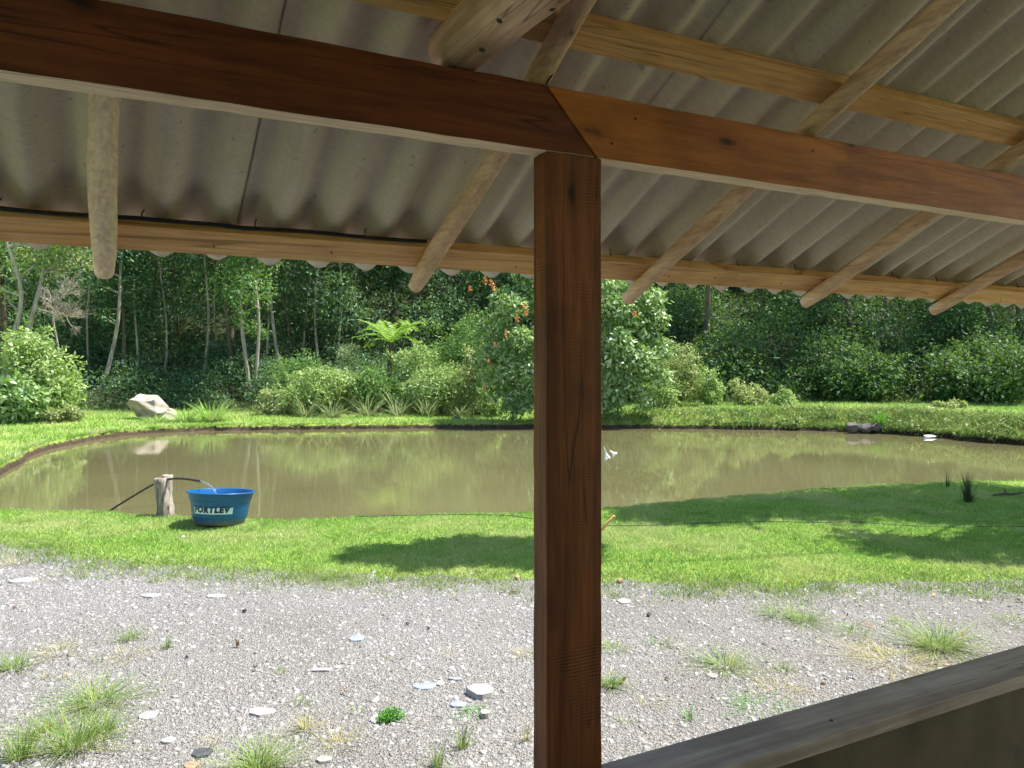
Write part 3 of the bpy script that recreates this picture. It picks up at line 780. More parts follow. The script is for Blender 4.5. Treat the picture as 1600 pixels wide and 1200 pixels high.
# hose on the lawn
hp = []
for (x, y) in [(556, 809), (640, 807), (720, 806), (800, 808), (870, 814), (950, 818), (1020, 820), (1110, 820), (1200, 821), (1290, 822), (1335, 820), (1390, 822), (1480, 824), (1560, 823), (1700, 826)]:
    p = gp(x, y, 0); p.z = zg1(p.x, p.y) + 0.014; hp.append(p)
tag(obj('lawn_hose', curve_tube(hp, 0.005, 6).mesh('lawn_hose', True), plain('grey hose', (0.03, 0.033, 0.036), 0.6, 0.3)), 'thin dark hose lying across the lawn behind the post', 'hose')

# ------------------------------------------------------------------ plants: leaf clouds, shrubs, trees
def leaf_cloud(C, R, n, size, seed, shell=0.5, aspect=0.36, droop=0.25, updir=0.35):
    r = np.random.default_rng(seed)
    C = np.asarray(C, float); R = np.asarray(R, float)
    if R.ndim == 1: R = np.stack([R, R, R * 0.85], 1)
    wgt = (R[:, 0] * R[:, 2]); wgt = wgt / wgt.sum()
    k = r.choice(len(C), n, p=wgt)
    d = r.normal(size=(n, 3)); d[:, 2] += updir * 0.6; d /= np.linalg.norm(d, axis=1, keepdims=True)
    rad = 1 - (1 - shell) * r.random(n) ** 1.6
    rad *= 1 + 0.12 * np.sin(d[:, 0] * 7 + k) * np.sin(d[:, 1] * 6 + d[:, 2] * 5 + k * 2)
    rad = np.where(r.random(n) < 0.13, rad * r.uniform(1.0, 1.4, n), rad)
    P = C[k] + d * rad[:, None] * R[k]
    ld = d * 0.5 + r.normal(size=(n, 3)) * 0.75; ld[:, 2] -= droop; ld /= np.linalg.norm(ld, axis=1, keepdims=True)
    nr = d * 0.7 + r.normal(size=(n, 3)) * 0.45; nr[:, 2] += 0.5
    s = np.cross(ld, nr); s /= np.linalg.norm(s, axis=1, keepdims=True) + 1e-9
    nn = np.cross(s, ld)
    Ln = size * r.uniform(0.6, 1.35, n)[:, None]; W = Ln * aspect * r.uniform(0.75, 1.25, n)[:, None]
    a = P; b = P + ld * Ln * 0.45 + s * W * 0.5 + nn * Ln * 0.06; c = P + ld * Ln - nn * Ln * 0.08; e = P + ld * Ln * 0.45 - s * W * 0.5 + nn * Ln * 0.06
    return np.stack([a, b, c, e], 1).reshape(-1, 3)
def cloud_mesh(name, Vs):
    V = np.concatenate(Vs); return mesh_np(name, V, np.arange(len(V)).reshape(-1, 4))
def blob_clumps(seed, w, h, n, rmin, rmax, z0=0.0, taper=0.25, flat=1.0):
    """clump centres filling a rounded mass w wide and h high standing at the origin"""
    r = np.random.default_rng(seed); C = []; R = []
    while len(C) < n:
        p = r.uniform(-1, 1, 3)
        if (p ** 2).sum() > 1: continue
        zz = (p[2] + 1) / 2
        lim = 1 - taper * max(0, zz - 0.35)
        rad = r.uniform(rmin, rmax)
        C.append((p[0] * lim * max(0.05, w / 2 - rad), p[1] * lim * max(0.05, w / 2 - rad) * flat, z0 + rad * 0.7 + zz * max(0.02, h - z0 - rad * 1.5))); R.append(rad)
    C = np.array(C); R = np.array(R)
    f = 0.74 + 0.2 * np.sin(C[:, 0] / w * 9 + seed) + 0.16 * np.sin(C[:, 0] / w * 21 + seed * 1.7 + C[:, 1])
    C[:, 2] = z0 + (C[:, 2] - z0) * np.clip(f / (0.5 * (f.max() + f.mean())), 0.4, 1.1); C[:, 0] *= 1.0 + 0.22 * np.sin(C[:, 2] * 5 + seed)
    return C, R
def shrub(name, label, px, top, base, wpx, depth, mat, leaf=0.1, n=5000, seed=0, group=None, cat='shrub', clumps=22, aspect=0.4, flat=0.8, sink=0.05):
    p = col_pt(px, depth, 0); p.z = zg1(p.x, p.y) - sink
    w = wpx * depth / 1200; h = (base - top) * depth / 1200
    # the stated base may lie below or above the terrain: keep the top where it is seen
    ztop = EYE + (572 - top) / 1200 * depth; h = max(0.25, ztop - p.z)
    e = empty(name, p, label, cat, group)
    C, R = blob_clumps(seed, w, h, clumps, 0.09 * min(w, h * 1.3), 0.25 * min(w, h * 1.3), flat=flat)
    m_ = MB(); rd = random.Random(seed); SC_ = []
    for i in range(max(8, clumps)):
        k = rd.randrange(len(C)); c = Vector(C[k]); dv = Vector((rd.uniform(-1, 1), rd.uniform(-1, 1), rd.uniform(0.1, 1.5))).normalized()
        a0 = c + dv * R[k] * 0.6; ln = R[k] * rd.uniform(0.5, 1.3); a1 = a0 + dv * ln + Vector((rd.uniform(-.1, .1), rd.uniform(-.1, .1), -0.05)) * ln
        m_.tube([c, a0, a1], [0.008, 0.006, 0.003], 4, False)
        for q in range(5): SC_.append(a0.lerp(a1, (q + 0.5) / 5))
    SR = np.full(len(SC_), leaf * 0.55)
    obj('foliage', cloud_mesh('foliage', [leaf_cloud(C, R, int(n * 0.62), leaf, seed, aspect=aspect), leaf_cloud(C, R, int(n * 0.5), leaf * 0.6, seed + 7, aspect=aspect), leaf_cloud(np.array([tuple(v) for v in SC_]), SR, len(SC_) * 7, leaf * 0.85, seed + 5, shell=0.1, aspect=aspect)]), mat, e)
    for i in range(6):
        k = rd.randrange(len(C)); c = Vector(C[k]); b0 = Vector((rd.uniform(-0.15, 0.15) * w * 0.4, rd.uniform(-0.1, 0.1) * w * 0.4, 0))
        m_.tube([b0, b0.lerp(c, 0.5) + Vector((rd.uniform(-.06, .06), rd.uniform(-.06, .06), 0.05)), c], [0.02 + 0.006 * w, 0.014, 0.006], 5)
    obj('stems', m_.mesh('stems', True), M['bark_dark'], e)['kind'] = 'stuff'
    return e
def limb_path(a, b, rd, wob=0.08, n=7):
    a, b = Vector(a), Vector(b); ln = (b - a).length; out = []
    o1, o2 = rd.uniform(0, 6.28), rd.uniform(0, 6.28)
    for i in range(n + 1):
        t = i / n; s_ = math.sin(math.pi * min(1, t * 1.0)) if n else 0
        out.append(a.lerp(b, t) + Vector((math.sin(o1 + t * 5), math.cos(o2 + t * 4.3), 0)) * wob * ln * 0.25 * (0.4 + s_) * (t > 0))
    return out
def tree(name, label, base, top, r0, clumps, leaf, n, mat, bark, seed, group=None, wob=0.12, limbs=True, aspect=0.4, extra=None, r_top=0.35):
    """base and top are world points of the trunk; clumps: list of (offset from the base, radius)"""
    rd = random.Random(seed)
    base = Vector(base); e = empty(name, base, label, 'tree', group)
    tp = Vector(top) - base
    path = limb_path((0, 0, -0.15), tp, rd, wob, 12)
    m_ = MB(); m_.tube(path, [r0 * (1.25 if i == 0 else 1) * (1 - (1 - r_top) * i / 12) for i in range(13)], 8)
    if limbs:
        for c, r_ in clumps:
            c = Vector(c); k = min(range(4, 13), key=lambda i: (path[i] - c).length + 0.8 * max(0, path[i].z - c.z + 0.3))
            m_.tube(limb_path(path[k], c, rd, 0.25, 5), [r0 * (0.42 - 0.06 * i) for i in range(6)], 5, False)
    if extra: extra(m_, path, rd)
    obj('trunk', m_.mesh('trunk', True), bark, e)
    if clumps:
        C = np.array([tuple(c) for c, _ in clumps]); R = np.array([r_ for _, r_ in clumps])
        obj('crown', cloud_mesh('crown', [leaf_cloud(C, R, n, leaf, seed, shell=0.35, aspect=aspect)]), mat, e)
    return e

# --- right slope thicket and the dark understory: two masses nobody could count
def slope_mass(name, lab, Lr, Dr, k, rr_, leaf, n, mat, seed, up=(0.1, 0.9), cat='thicket', keep=None):
    r = np.random.default_rng(seed)
    L = r.uniform(*Lr, k); D = r.uniform(*Dr, k)
    if keep is not None: q = keep(L, D); L, D = L[q], D[q]
    X = L * CS + D * SN; Y = D * CS - L * SN
    Z = zg(X, Y)
    R = r.uniform(*rr_, len(L))
    C = np.stack([X, Y, Z + R * r.uniform(*up, len(L))], 1)
    return tag(obj(name, cloud_mesh(name, [leaf_cloud(C, np.stack([R, R, R * 0.8], 1), n, leaf, seed + 1, shell=0.6)]), mat), lab, cat, kind='stuff')
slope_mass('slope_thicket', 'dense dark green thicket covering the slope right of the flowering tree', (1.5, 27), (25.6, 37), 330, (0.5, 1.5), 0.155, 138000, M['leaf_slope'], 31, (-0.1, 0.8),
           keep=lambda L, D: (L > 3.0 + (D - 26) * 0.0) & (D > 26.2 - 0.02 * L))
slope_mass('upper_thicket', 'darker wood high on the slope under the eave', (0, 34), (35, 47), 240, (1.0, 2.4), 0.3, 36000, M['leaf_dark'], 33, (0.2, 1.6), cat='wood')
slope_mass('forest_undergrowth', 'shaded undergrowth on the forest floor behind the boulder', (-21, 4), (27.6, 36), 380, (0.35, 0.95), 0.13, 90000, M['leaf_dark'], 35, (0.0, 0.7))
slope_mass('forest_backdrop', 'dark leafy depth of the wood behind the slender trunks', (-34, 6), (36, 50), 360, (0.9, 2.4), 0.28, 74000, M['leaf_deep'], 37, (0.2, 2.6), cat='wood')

tag(obj('bank_cover', cloud_mesh('bank_cover', [leaf_cloud(BANK[0][:210], BANK[1][:210], 8500, 0.06, 39, shell=0.3), leaf_cloud(BANK[0][210:300], BANK[1][210:300] * 1.2, 3500, 0.095, 40, shell=0.3)]), M['leaf_olive']), 'leafy creeping weeds on the face of the raised bank', 'ground cover', kind='stuff')
tag(obj('bank_weeds', cloud_mesh('bank_weeds', [leaf_cloud(BANK[0][300:], BANK[1][300:] * 1.1, 7000, 0.075, 43, shell=0.3)]), M['leaf_mid']), 'darker broad leaved weeds dotted over the raised bank', 'ground cover', kind='stuff')
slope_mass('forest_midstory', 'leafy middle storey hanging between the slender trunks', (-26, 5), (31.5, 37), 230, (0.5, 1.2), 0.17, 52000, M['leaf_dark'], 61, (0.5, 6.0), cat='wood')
# --- slender forest trees whose trunks show against the dark wood
def at_ground(px, depth):
    p = col_pt(px, depth, 0); p.z = zg1(p.x, p.y); return p
slim = [  # base px, top px, top photo y, depth, radius, bark, label
    (160, 196, 385, 30.0, 0.085, 'bark_pale', 'slender pale tree leaning right, just right of the left rafter end'),
    (190, 181, 360, 30.5, 0.075, 'bark_dark', 'thin dark forked tree straight above the left end of the boulder'),
    (238, 236, 330, 33.0, 0.06, 'bark_dark', 'very thin dark forest tree above the middle of the boulder'),
    (318, 324, 360, 31.5, 0.065, 'bark_pale', 'thin pale forest tree halfway between boulder and twin trunks'),
    (362, 357, 380, 31.0, 0.085, 'bark_dark', 'brown trunked tree just left of the twin pale trunks'),
    (390, 383, 380, 29.0, 0.085, 'bark_pale', 'left one of the twin pale trunks with a light green crown'),
    (397, 394, 372, 29.2, 0.075, 'bark_pale', 'right one of the twin pale trunks with a light green crown'),
    (438, 426, 340, 31.5, 0.08, 'bark_pale', 'pale bent trunk right of the twin trunks'),
    (451, 446, 340, 33.0, 0.05, 'bark_dark', 'thread thin dark trunk close right of the bent pale trunk'),
    (500, 497, 340, 32.5, 0.06, 'bark_pale', 'thin grey trunk rising behind the light green bush'),
    (560, 566, 340, 33.5, 0.07, 'bark_dark', 'dark straight trunk behind the grey green bush'),
    (140, 150, 340, 32.0, 0.05, 'bark_pale', 'thin pale sapling hidden partly by the dry tree twigs'),
    (214, 222, 340, 31.0, 0.045, 'bark_pale', 'thin pale sapling over the left half of the boulder'),
    (256, 250, 340, 31.8, 0.05, 'bark_pale', 'thin pale sapling over the right half of the boulder'),
    (340, 344, 340, 33.0, 0.045, 'bark_pale', 'thin pale sapling over the tall grass mound'),
    (415, 412, 340, 32.0, 0.05, 'bark_pale', 'thin pale sapling between the twin trunks and the bent trunk'),
    (475, 480, 340, 33.5, 0.055, 'bark_pale', 'thin pale sapling over the left part of the rounded light bush'),
    (528, 522, 340, 33.0, 0.05, 'bark_pale', 'thin pale sapling behind the grey green shrub'),
    (275, 279, 335, 35.0, 0.07, 'bark_dark', 'dim trunk deep in the wood above the right end of the boulder'),
]
for i, (bx, tx, ty, dep, r0, bk, lab) in enumerate(slim):
    b0 = at_ground(bx, dep); t0 = world_pt(tx, ty, dep + 0.2)
    rd = random.Random(100 + i); H = t0.z - b0.z
    t1 = b0 + (t0 - b0) * 1.35
    cl = []
    light = i in (5, 6)
    for j in range(8 if not light else 9):
        a_ = rd.uniform(0, 6.28); rr_ = rd.uniform(0.2, 1.5)
        hh = rd.uniform(0.72, 1.45) * H if not light else rd.uniform(0.62, 1.25) * H
        cl.append((Vector((math.cos(a_) * rr_, math.sin(a_) * rr_, hh)) + (t0 - b0).cross(Vector((0, 0, 0))), rd.uniform(0.45, 0.95)))
    for j in range(2):
        a_ = rd.uniform(0, 6.28); cl.append((Vector((math.cos(a_) * 0.5, math.sin(a_) * 0.5, rd.uniform(0.35, 0.6) * H)), 0.35))
    tree('forest_tree', lab, b0, t1, r0, cl, 0.15, 3600, M['leaf_mid'] if light else M['leaf_dark'], M[bk], 200 + i, 'slender trees at the edge of the wood', 0.07, True)
# tall trees up the slope: they close the view under the eave and shade the slope
tall = [(-22, 33), (-17, 38), (-12.5, 34.5), (-9, 40), (-5.5, 36), (-2, 41), (1.5, 35.5), (5, 40), (8.5, 36.5), (12, 41), (15.5, 37), (19.5, 41), (24, 37), (29, 42)]
where = ['far left edge of the wood', 'wood behind the leaning pale tree', 'wood above the boulder', 'wood behind the twin trunks', 'wood left of the fern', 'wood behind the fern', 'wood just left of the flowering tree',
         'wood behind the flowering tree', 'wood right of the flowering tree', 'wood above the low olive bushes', 'slope under the fourth rafter end', 'slope between the two right rafter ends', 'slope above the right bank', 'slope at the far right edge']
for i, (l, dd) in enumerate(tall):
    b0 = Vector((l * CS + dd * SN, dd * CS - l * SN, 0)); b0.z = zg1(b0.x, b0.y)
    rd = random.Random(300 + i); H = rd.uniform(9.5, 12.5); cl = []
    for j in range(16):
        a_ = rd.uniform(0, 6.28); rr_ = rd.uniform(0.3, 2.7); cl.append((Vector((math.cos(a_) * rr_, math.sin(a_) * rr_, rd.uniform(0.32, 1.0) * H)), rd.uniform(0.8, 1.6)))
    tree('tall_forest_tree', 'tall dark evergreen standing in the ' + where[i], b0, b0 + Vector((rd.uniform(-.8, .8), rd.uniform(-.8, .8), H * 0.95)), 0.16, cl, 0.27, 4200, M['leaf_dark'], M['bark_dark'], 400 + i, 'tall trees on the wooded slope', 0.06)

over_w = ['right of the pale olive bush', 'above the low pale bushes', 'left of the fourth rafter end', 'right of the fourth rafter end', 'below the last rafter end', 'right of the last rafter end', 'at the right edge of the picture', 'outside the right edge']
for i, (l, dd) in enumerate([(7.5, 29.5), (10.2, 31.5), (12.8, 29.0), (15.2, 31.5), (18.0, 29.0), (20.5, 31.0), (23.0, 28.5)]):
    b0 = Vector((l * CS + dd * SN, dd * CS - l * SN, 0)); b0.z = zg1(b0.x, b0.y)
    rd = random.Random(350 + i); H = rd.uniform(9.0, 11.0); cl = []
    for j in range(17):
        a_ = rd.uniform(0, 6.28); rr_ = rd.uniform(0.3, 2.4); cl.append((Vector((math.cos(a_) * rr_, math.sin(a_) * rr_, rd.uniform(0.55, 1.0) * H)), rd.uniform(0.6, 1.2)))
    tree('slope_tree', 'tall dark trunked tree rising from the thicket ' + over_w[i], b0, b0 + Vector((rd.uniform(-.6, .6), rd.uniform(-.6, .6), H * 0.95)), 0.11, cl, 0.24, 3000, M['leaf_dark'], M['bark_dark'], 450 + i, 'tall trees above the right thicket', 0.06)

# --- left edge: two pale twisted trees, dry tree, bright bush
b0 = at_ground(32, 24.0); t0 = world_pt(2, 360, 24.0)
cl = [(world_pt(x, y, 24.0 + dz) - b0, r_) for x, y, dz, r_ in [(10, 385, 0.3, 0.45), (-40, 350, 0, 0.9), (40, 345, 0.5, 0.8), (85, 372, 0.4, 0.7), (120, 350, 0.2, 0.7), (-60, 430, 0.3, 0.7), (20, 420, 0.8, 0.42), (60, 410, .5, .4), (8, 460, .7, .35), (-30, 300, 0, 1.0), (60, 290, 0, 1.0)]]
tree('twisted_tree', 'crooked pale trunk with sunlit crown at the left edge', b0, t0, 0.11, cl, 0.13, 4200, M['leaf_light'], M['bark_pale'], 501, None, 0.2)
b0 = at_ground(54, 24.6); t0 = world_pt(62, 350, 24.6)
cl = [(world_pt(x, y, 24.6 + dz) - b0, r_) for x, y, dz, r_ in [(70, 385, 0.2, 0.5), (110, 402, 0.3, 0.6), (85, 420, 0.2, 0.38), (130, 370, 0.2, 0.6), (40, 400, 0.6, 0.35), (90, 330, 0, 0.9), (30, 310, 0, 0.9), (130, 310, 0, 0.9), (150, 410, 0.8, 0.35)]]
tree('twisted_tree', 'straight white barked tree second from the left edge', b0, t0, 0.1, cl, 0.13, 4200, M['leaf_olive'], M['bark_pale'], 502, None, 0.12)
# dry, leafless tree
b0 = at_ground(90, 23.6); rd = random.Random(77); m_ = MB()
hub = world_pt(82, 480, 23.6) - b0
m_.tube(limb_path((0, 0, -0.1), hub, rd, 0.1, 6), [0.05 - 0.004 * i for i in range(7)], 6)
def twigs(p, d, ln, r_, lev):
    q = p + d * ln; m_.tube([p, p.lerp(q, 0.5) + Vector((rd.uniform(-1, 1), rd.uniform(-1, 1), rd.uniform(-1, 1))) * ln * 0.08, q], [r_, r_ * 0.8, r_ * 0.6], 4 if lev > 1 else 3, False)
    if lev == 0: return
    for _ in range(4 if lev > 1 else 3):
        nd_ = (d + Vector((rd.uniform(-1, 1), rd.uniform(-1, 1), rd.uniform(-0.8, 0.9))) * 0.75).normalized()
        twigs(p.lerp(q, rd.uniform(0.4, 1.0)), nd_, ln * rd.uniform(0.5, 0.8), r_ * 0.62, lev - 1)
for _ in range(8):
    d_ = Vector((CS, -SN, 0)) * rd.uniform(-0.2, 1.0) + Vector((0, 0, 1)) * rd.uniform(-0.35, 1.0) + Vector((SN, CS, 0)) * rd.uniform(-0.4, 0.4)
    twigs(hub - Vector((0, 0, rd.uniform(0, 0.5))), d_.normalized(), rd.uniform(0.4, 0.62), 0.017, 4)
dt = empty('dry_tree', b0, 'leafless grey dry tree with tangled twigs beside the white barked tree', 'tree')
obj('branches', m_.mesh('branches', True), M['twig'], dt)

shrub('broadleaf_shrub', 'large sunlit bush at the foot of the crooked trunks on the left', 72, 500, 662, 150, 22.6, M['leaf_light'], 0.15, 9500, 601, clumps=34, aspect=0.42)
shrub('broadleaf_shrub', 'big leaved shrub cut by the left edge of the picture', 22, 585, 668, 95, 21.0, M['leaf_glossy'], 0.2, 2600, 602, clumps=16, aspect=0.5)
shrub('broadleaf_shrub', 'low yellow green shrub right of the big left bush', 100, 628, 660, 60, 21.6, M['leaf_olive'], 0.1, 2600, 603, clumps=14)
shrub('leafy_shrub', 'light green rounded bush left of the strap leaved clumps', 490, 563, 655, 165, 25.4, M['leaf_light'], 0.12, 9500, 604, clumps=32)
shrub('leafy_shrub', 'small light bush left of the light green rounded bush', 428, 602, 653, 80, 25.0, M['leaf_olive'], 0.11, 3800, 605, clumps=18)
shrub('leafy_shrub', 'grey green airy shrub above the rounded light bush', 545, 522, 600, 95, 27.6, M['leaf_grey'], 0.1, 3600, 606, clumps=18)
shrub('leafy_shrub', 'mid green shrub below the fern', 598, 560, 650, 150, 26.2, M['leaf_mid'], 0.12, 7500, 607, clumps=28)
shrub('leafy_shrub', 'sunlit shrub right of the fern', 690, 548, 650, 135, 25.2, M['leaf_light'], 0.12, 8000, 608, clumps=28)
shrub('leafy_shrub', 'tall olive shrub touching the flowering tree on its left', 745, 500, 645, 110, 25.0, M['leaf_olive'], 0.1, 7500, 609, clumps=28)
shrub('leafy_shrub', 'dark shrub behind the sunlit shrub near the fern', 670, 500, 600, 120, 28.0, M['leaf_mid'], 0.13, 5000, 610, clumps=22)
shrub('leafy_shrub', 'pale olive bush right of the flowering tree', 1055, 522, 640, 110, 24.6, M['leaf_olive'], 0.1, 7500, 611, clumps=28)
shrub('leafy_shrub', 'small feathery bush in the row right of the flowering tree', 1108, 572, 636, 65, 24.0, M['leaf_light'], 0.09, 3600, 612, clumps=16)
shrub('low_bush', 'low pale bush, widest of the row on the right bank', 1168, 588, 634, 95, 23.8, M['leaf_olive'], 0.09, 4600, 613, clumps=20)
shrub('low_bush', 'last low pale bush at the right end of the row', 1222, 600, 634, 55, 23.6, M['leaf_light'], 0.09, 2600, 614, clumps=12)
shrub('low_bush', 'low sunny weed mound on the right bank under the fourth rafter', 1480, 622, 642, 80, 22.4, M['leaf_olive'], 0.08, 2600, 615, clumps=16)
shrub('slope_bush', 'lighter green rounded thicket bulging at the right edge', 1540, 500, 636, 250, 25.6, M['leaf_slope'], 0.15, 16000, 616, clumps=60)
shrub('slope_bush', 'mid green bulge of the thicket left of the right edge one', 1330, 540, 634, 190, 26.2, M['leaf_slope'], 0.15, 11000, 617, clumps=46)

shrub('leafy_shrub', 'light sprawling shrub between the fern and the olive shrub', 650, 520, 640, 90, 26.4, M['leaf_light'], 0.11, 4500, 621, clumps=24)
shrub('leafy_shrub', 'tall dark bush behind the olive shrub left of the flowering tree', 725, 455, 640, 150, 27.5, M['leaf_mid'], 0.13, 7000, 622, clumps=34)
shrub('leafy_shrub', 'soft mid green bush filling the gap right of the rounded light bush', 555, 575, 650, 90, 25.8, M['leaf_olive'], 0.1, 4500, 623, clumps=24)
shrub('leafy_shrub', 'dim leafy bush behind the rounded light bush', 470, 540, 640, 120, 28.0, M['leaf_mid'], 0.12, 4500, 624, clumps=24)
shrub('leafy_shrub', 'small sunny sprig bush at the right foot of the olive shrub', 770, 590, 648, 60, 23.8, M['leaf_light'], 0.1, 3000, 625, clumps=16)
shrub('leafy_shrub', 'airy light bush touching the flowering tree on its right', 1030, 560, 642, 80, 23.6, M['leaf_light'], 0.1, 4500, 626, clumps=24)

# fern palm
fb = at_ground(612, 28.0); ftop = world_pt(612, 535, 28.0)
FE = empty('tree_fern', fb, 'bright yellow green tree fern with spreading fronds above the bushes', 'fern')
m_ = MB(); m_.tube(limb_path((0, 0, -0.1), ftop - fb, random.Random(3), 0.08, 6), [0.09] * 7, 7); obj('trunk', m_.mesh('trunk', True), M['bark_dark'], FE)
rd = random.Random(15)
for i in range(16):
    a_ = 6.28 * i / 16 + rd.uniform(-0.2, 0.2); ln = rd.uniform(1.1, 1.75); rise = rd.uniform(0.6, 1.5)
    Q = []; hd = Vector((math.cos(a_), math.sin(a_), 0)); o0 = ftop - fb
    for j in range(10):
        t = j / 9; Q.append(o0 + hd * ln * t + Vector((0, 0, rise * t * 1.3 - 1.15 * t * t * rd.uniform(0.9, 1.05))))
    V = []
    for j in range(1, 10):
        for sgn in (-1, 1):
            for sub in (0.0, 0.5):
                c_ = Q[j - 1].lerp(Q[j], sub + 0.25); fw = (Q[j] - Q[j-1]).normalized(); sd__ = fw.cross(Vector((0, 0, 1))).normalized() * sgn
                w_ = 0.34 * math.sin(math.pi * (0.12 + 0.85 * (j + sub) / 10.5)); tip = c_ + sd__ * w_ + fw * w_ * 0.45 - Vector((0, 0, 0.12 * w_))
                V += [c_ - fw * 0.035, c_.lerp(tip, 0.5) - fw * 0.02, tip, c_.lerp(tip, 0.45) + fw * 0.05]
    mesh = mesh_np('frond', [tuple(v) for v in V], np.arange(len(V)).reshape(-1, 4))
    obj('frond', mesh, M['leaf_fern'], FE)

# flowering tree
fb = at_ground(880, 22.6); rd = random.Random(41)
cl = []
for x, y, r_, dz in [(790, 470, .5, 0), (770, 520, .55, .3), (800, 560, .7, -.3), (775, 600, .55, 0), (820, 620, .6, -.4), (850, 470, .7, .2), (860, 540, .8, -.4), (880, 600, .7, -.5), (900, 440, .7, .2), (920, 500, .8, -.2),
                      (950, 460, .6, .1), (975, 500, .6, -.2), (960, 560, .75, -.5), (985, 545, .55, -.3), (955, 610, .55, -.6), (985, 600, .4, -.6), (1000, 470, .4, 0), (830, 430, .6, .3), (760, 560, .4, -.2), (920, 390, .8, .2), (850, 390, .8, .3), (960, 640, .28, -.6), (800, 640, .3, -.6), (1008, 520, .4, -.2), (935, 635, .35, -.6), (1020, 470, .4, -.1), (1028, 500, .35, -.3), (1030, 545, .4, -.3), (1015, 580, .4, -.5), (1005, 625, .35, -.6), (1035, 590, .28, -.5), (985, 450, .5, -.3), (965, 480, .45, -.8), (1000, 560, .4, -.9), (965, 530, .4, -1.0), (800, 480, .4, -.7), (780, 500, .3, -.6), (815, 530, .4, -.9), (790, 580, .4, -.8), (825, 580, .4, -.9)]:
    cl.append((world_pt(x, y, 22.4 + dz) - fb, r_))
FT = tree('flowering_tree', 'leafy tree with orange blossom spikes partly hidden behind the brown post', fb, fb + Vector((0.1, 0, 2.6)), 0.11, cl, 0.15, 21000, M['leaf_glossy'], M['bark_dark'], 701, None, 0.15, True, 0.46)
for i, (x, y, s_) in enumerate([(758, 440, 1.0), (772, 452, 1.3), (734, 453, 0.9), (822, 490, 1.1), (790, 523, 1.0), (808, 500, 1.2), (775, 540, 0.8), (818, 480, .8), (764, 566, .6), (992, 492, 1.0), (757, 607, .6), (768, 445, .9)]):
    p = world_pt(x, y, 21.2 if x < 900 else 21.4) - fb
    C = np.array([p + Vector((0, 0, 0.07 * k * s_)) for k in range(3)]); R = np.array([0.05, 0.04, 0.025]) * s_
    obj('blossom', cloud_mesh('blossom', [leaf_cloud(C, R, 28, 0.05, 800 + i, shell=0.2, aspect=0.6)]), M['blossom'], FT)

# shade trees at the right, outside the picture: their shade falls on the lawn
def shade_tree(label, base, top, spots, seed, n, limbs=True):
    b_ = Vector(base); cl_ = [(Vector(s_[:3]) - b_, s_[3]) for s_ in spots]
    def one_limb(m2, path, rd):
        far = cl_[0][0]; m2.tube(limb_path(path[-1], far, rd, 0.15, 9), [0.02 - 0.0012 * i for i in range(10)], 5, False)
    tree('shade_tree', label, b_, Vector(top), 0.16, cl_, 0.16, n, M['leaf_mid'], M['bark_dark'], seed, None, 0.1, limbs, extra=None if limbs else one_limb)
K = SUN_DIR / SUN_DIR.z
def over(px, py, z):
    p = gp(px, py, 0); q = p + K * z; return (q.x, q.y, z)
sp = [(*over(x, y, z), r_) for x, y, z, r_ in [(1000, 792, 4.6, .42), (1080, 800, 4.9, .55), (1070, 785, 5.2, .4), (1160, 800, 5.0, .5), (1180, 785, 5.6, .65), (1260, 783, 5.8, .7), (1130, 812, 4.7, .42), (1240, 808, 5.2, .35), (1340, 775, 6.0, .75), (1400, 790, 5.6, .5),
      (1440, 772, 6.2, .7), (1330, 800, 5.2, .32), (1520, 765, 6.0, .8), (1540, 795, 5.4, .6), (1580, 815, 5.0, .55), (1620, 780, 6.0, .9), (1480, 812, 5.3, .26), (1360, 843, 4.5, .33), (1430, 852, 4.4, .36), (1500, 855, 4.2, .36), (1560, 870, 4.2, .33), (1590, 848, 4.6, .45), (1100, 790, 4.6, .4), (1700, 800, 6.5, 1.0), (1640, 850, 5, .6), (1010, 802, 4.6, .4), (1060, 812, 4.6, .3), (1250, 795, 5.3, .5), (1300, 812, 5.0, .35), (1420, 806, 5.2, .4), (1560, 802, 5.5, .5), (1480, 795, 5.6, .5), (1350, 785, 5.6, .5), (1470, 868, 4.2, .25), (1400, 862, 4.3, .28)]]
bx = Vector(sp[15][:3]); shade_tree('spreading tree shading the lawn beyond the right edge', (bx.x + 2.2, bx.y - 0.2, 0), (bx.x + 1.2, bx.y, 5.2), sp, 901, 20000)
sp = [(*over(x, y, z), r_) for x, y, z, r_ in [(590, 862, 4.4, .2), (640, 868, 4.5, .3), (690, 860, 4.6, .36), (740, 866, 4.6, .4), (790, 858, 4.8, .42), (830, 868, 4.6, .42), (560, 872, 4.4, .15), (720, 850, 4.6, .26), (880, 862, 4.8, .3), (660, 880, 4.4, .2)]]
shade_tree('leaning tree whose branch shades the lawn left of the post', (9.2, 3.4, 0), (9.0, 3.5, 4.75), sp, 902, 5500, False)

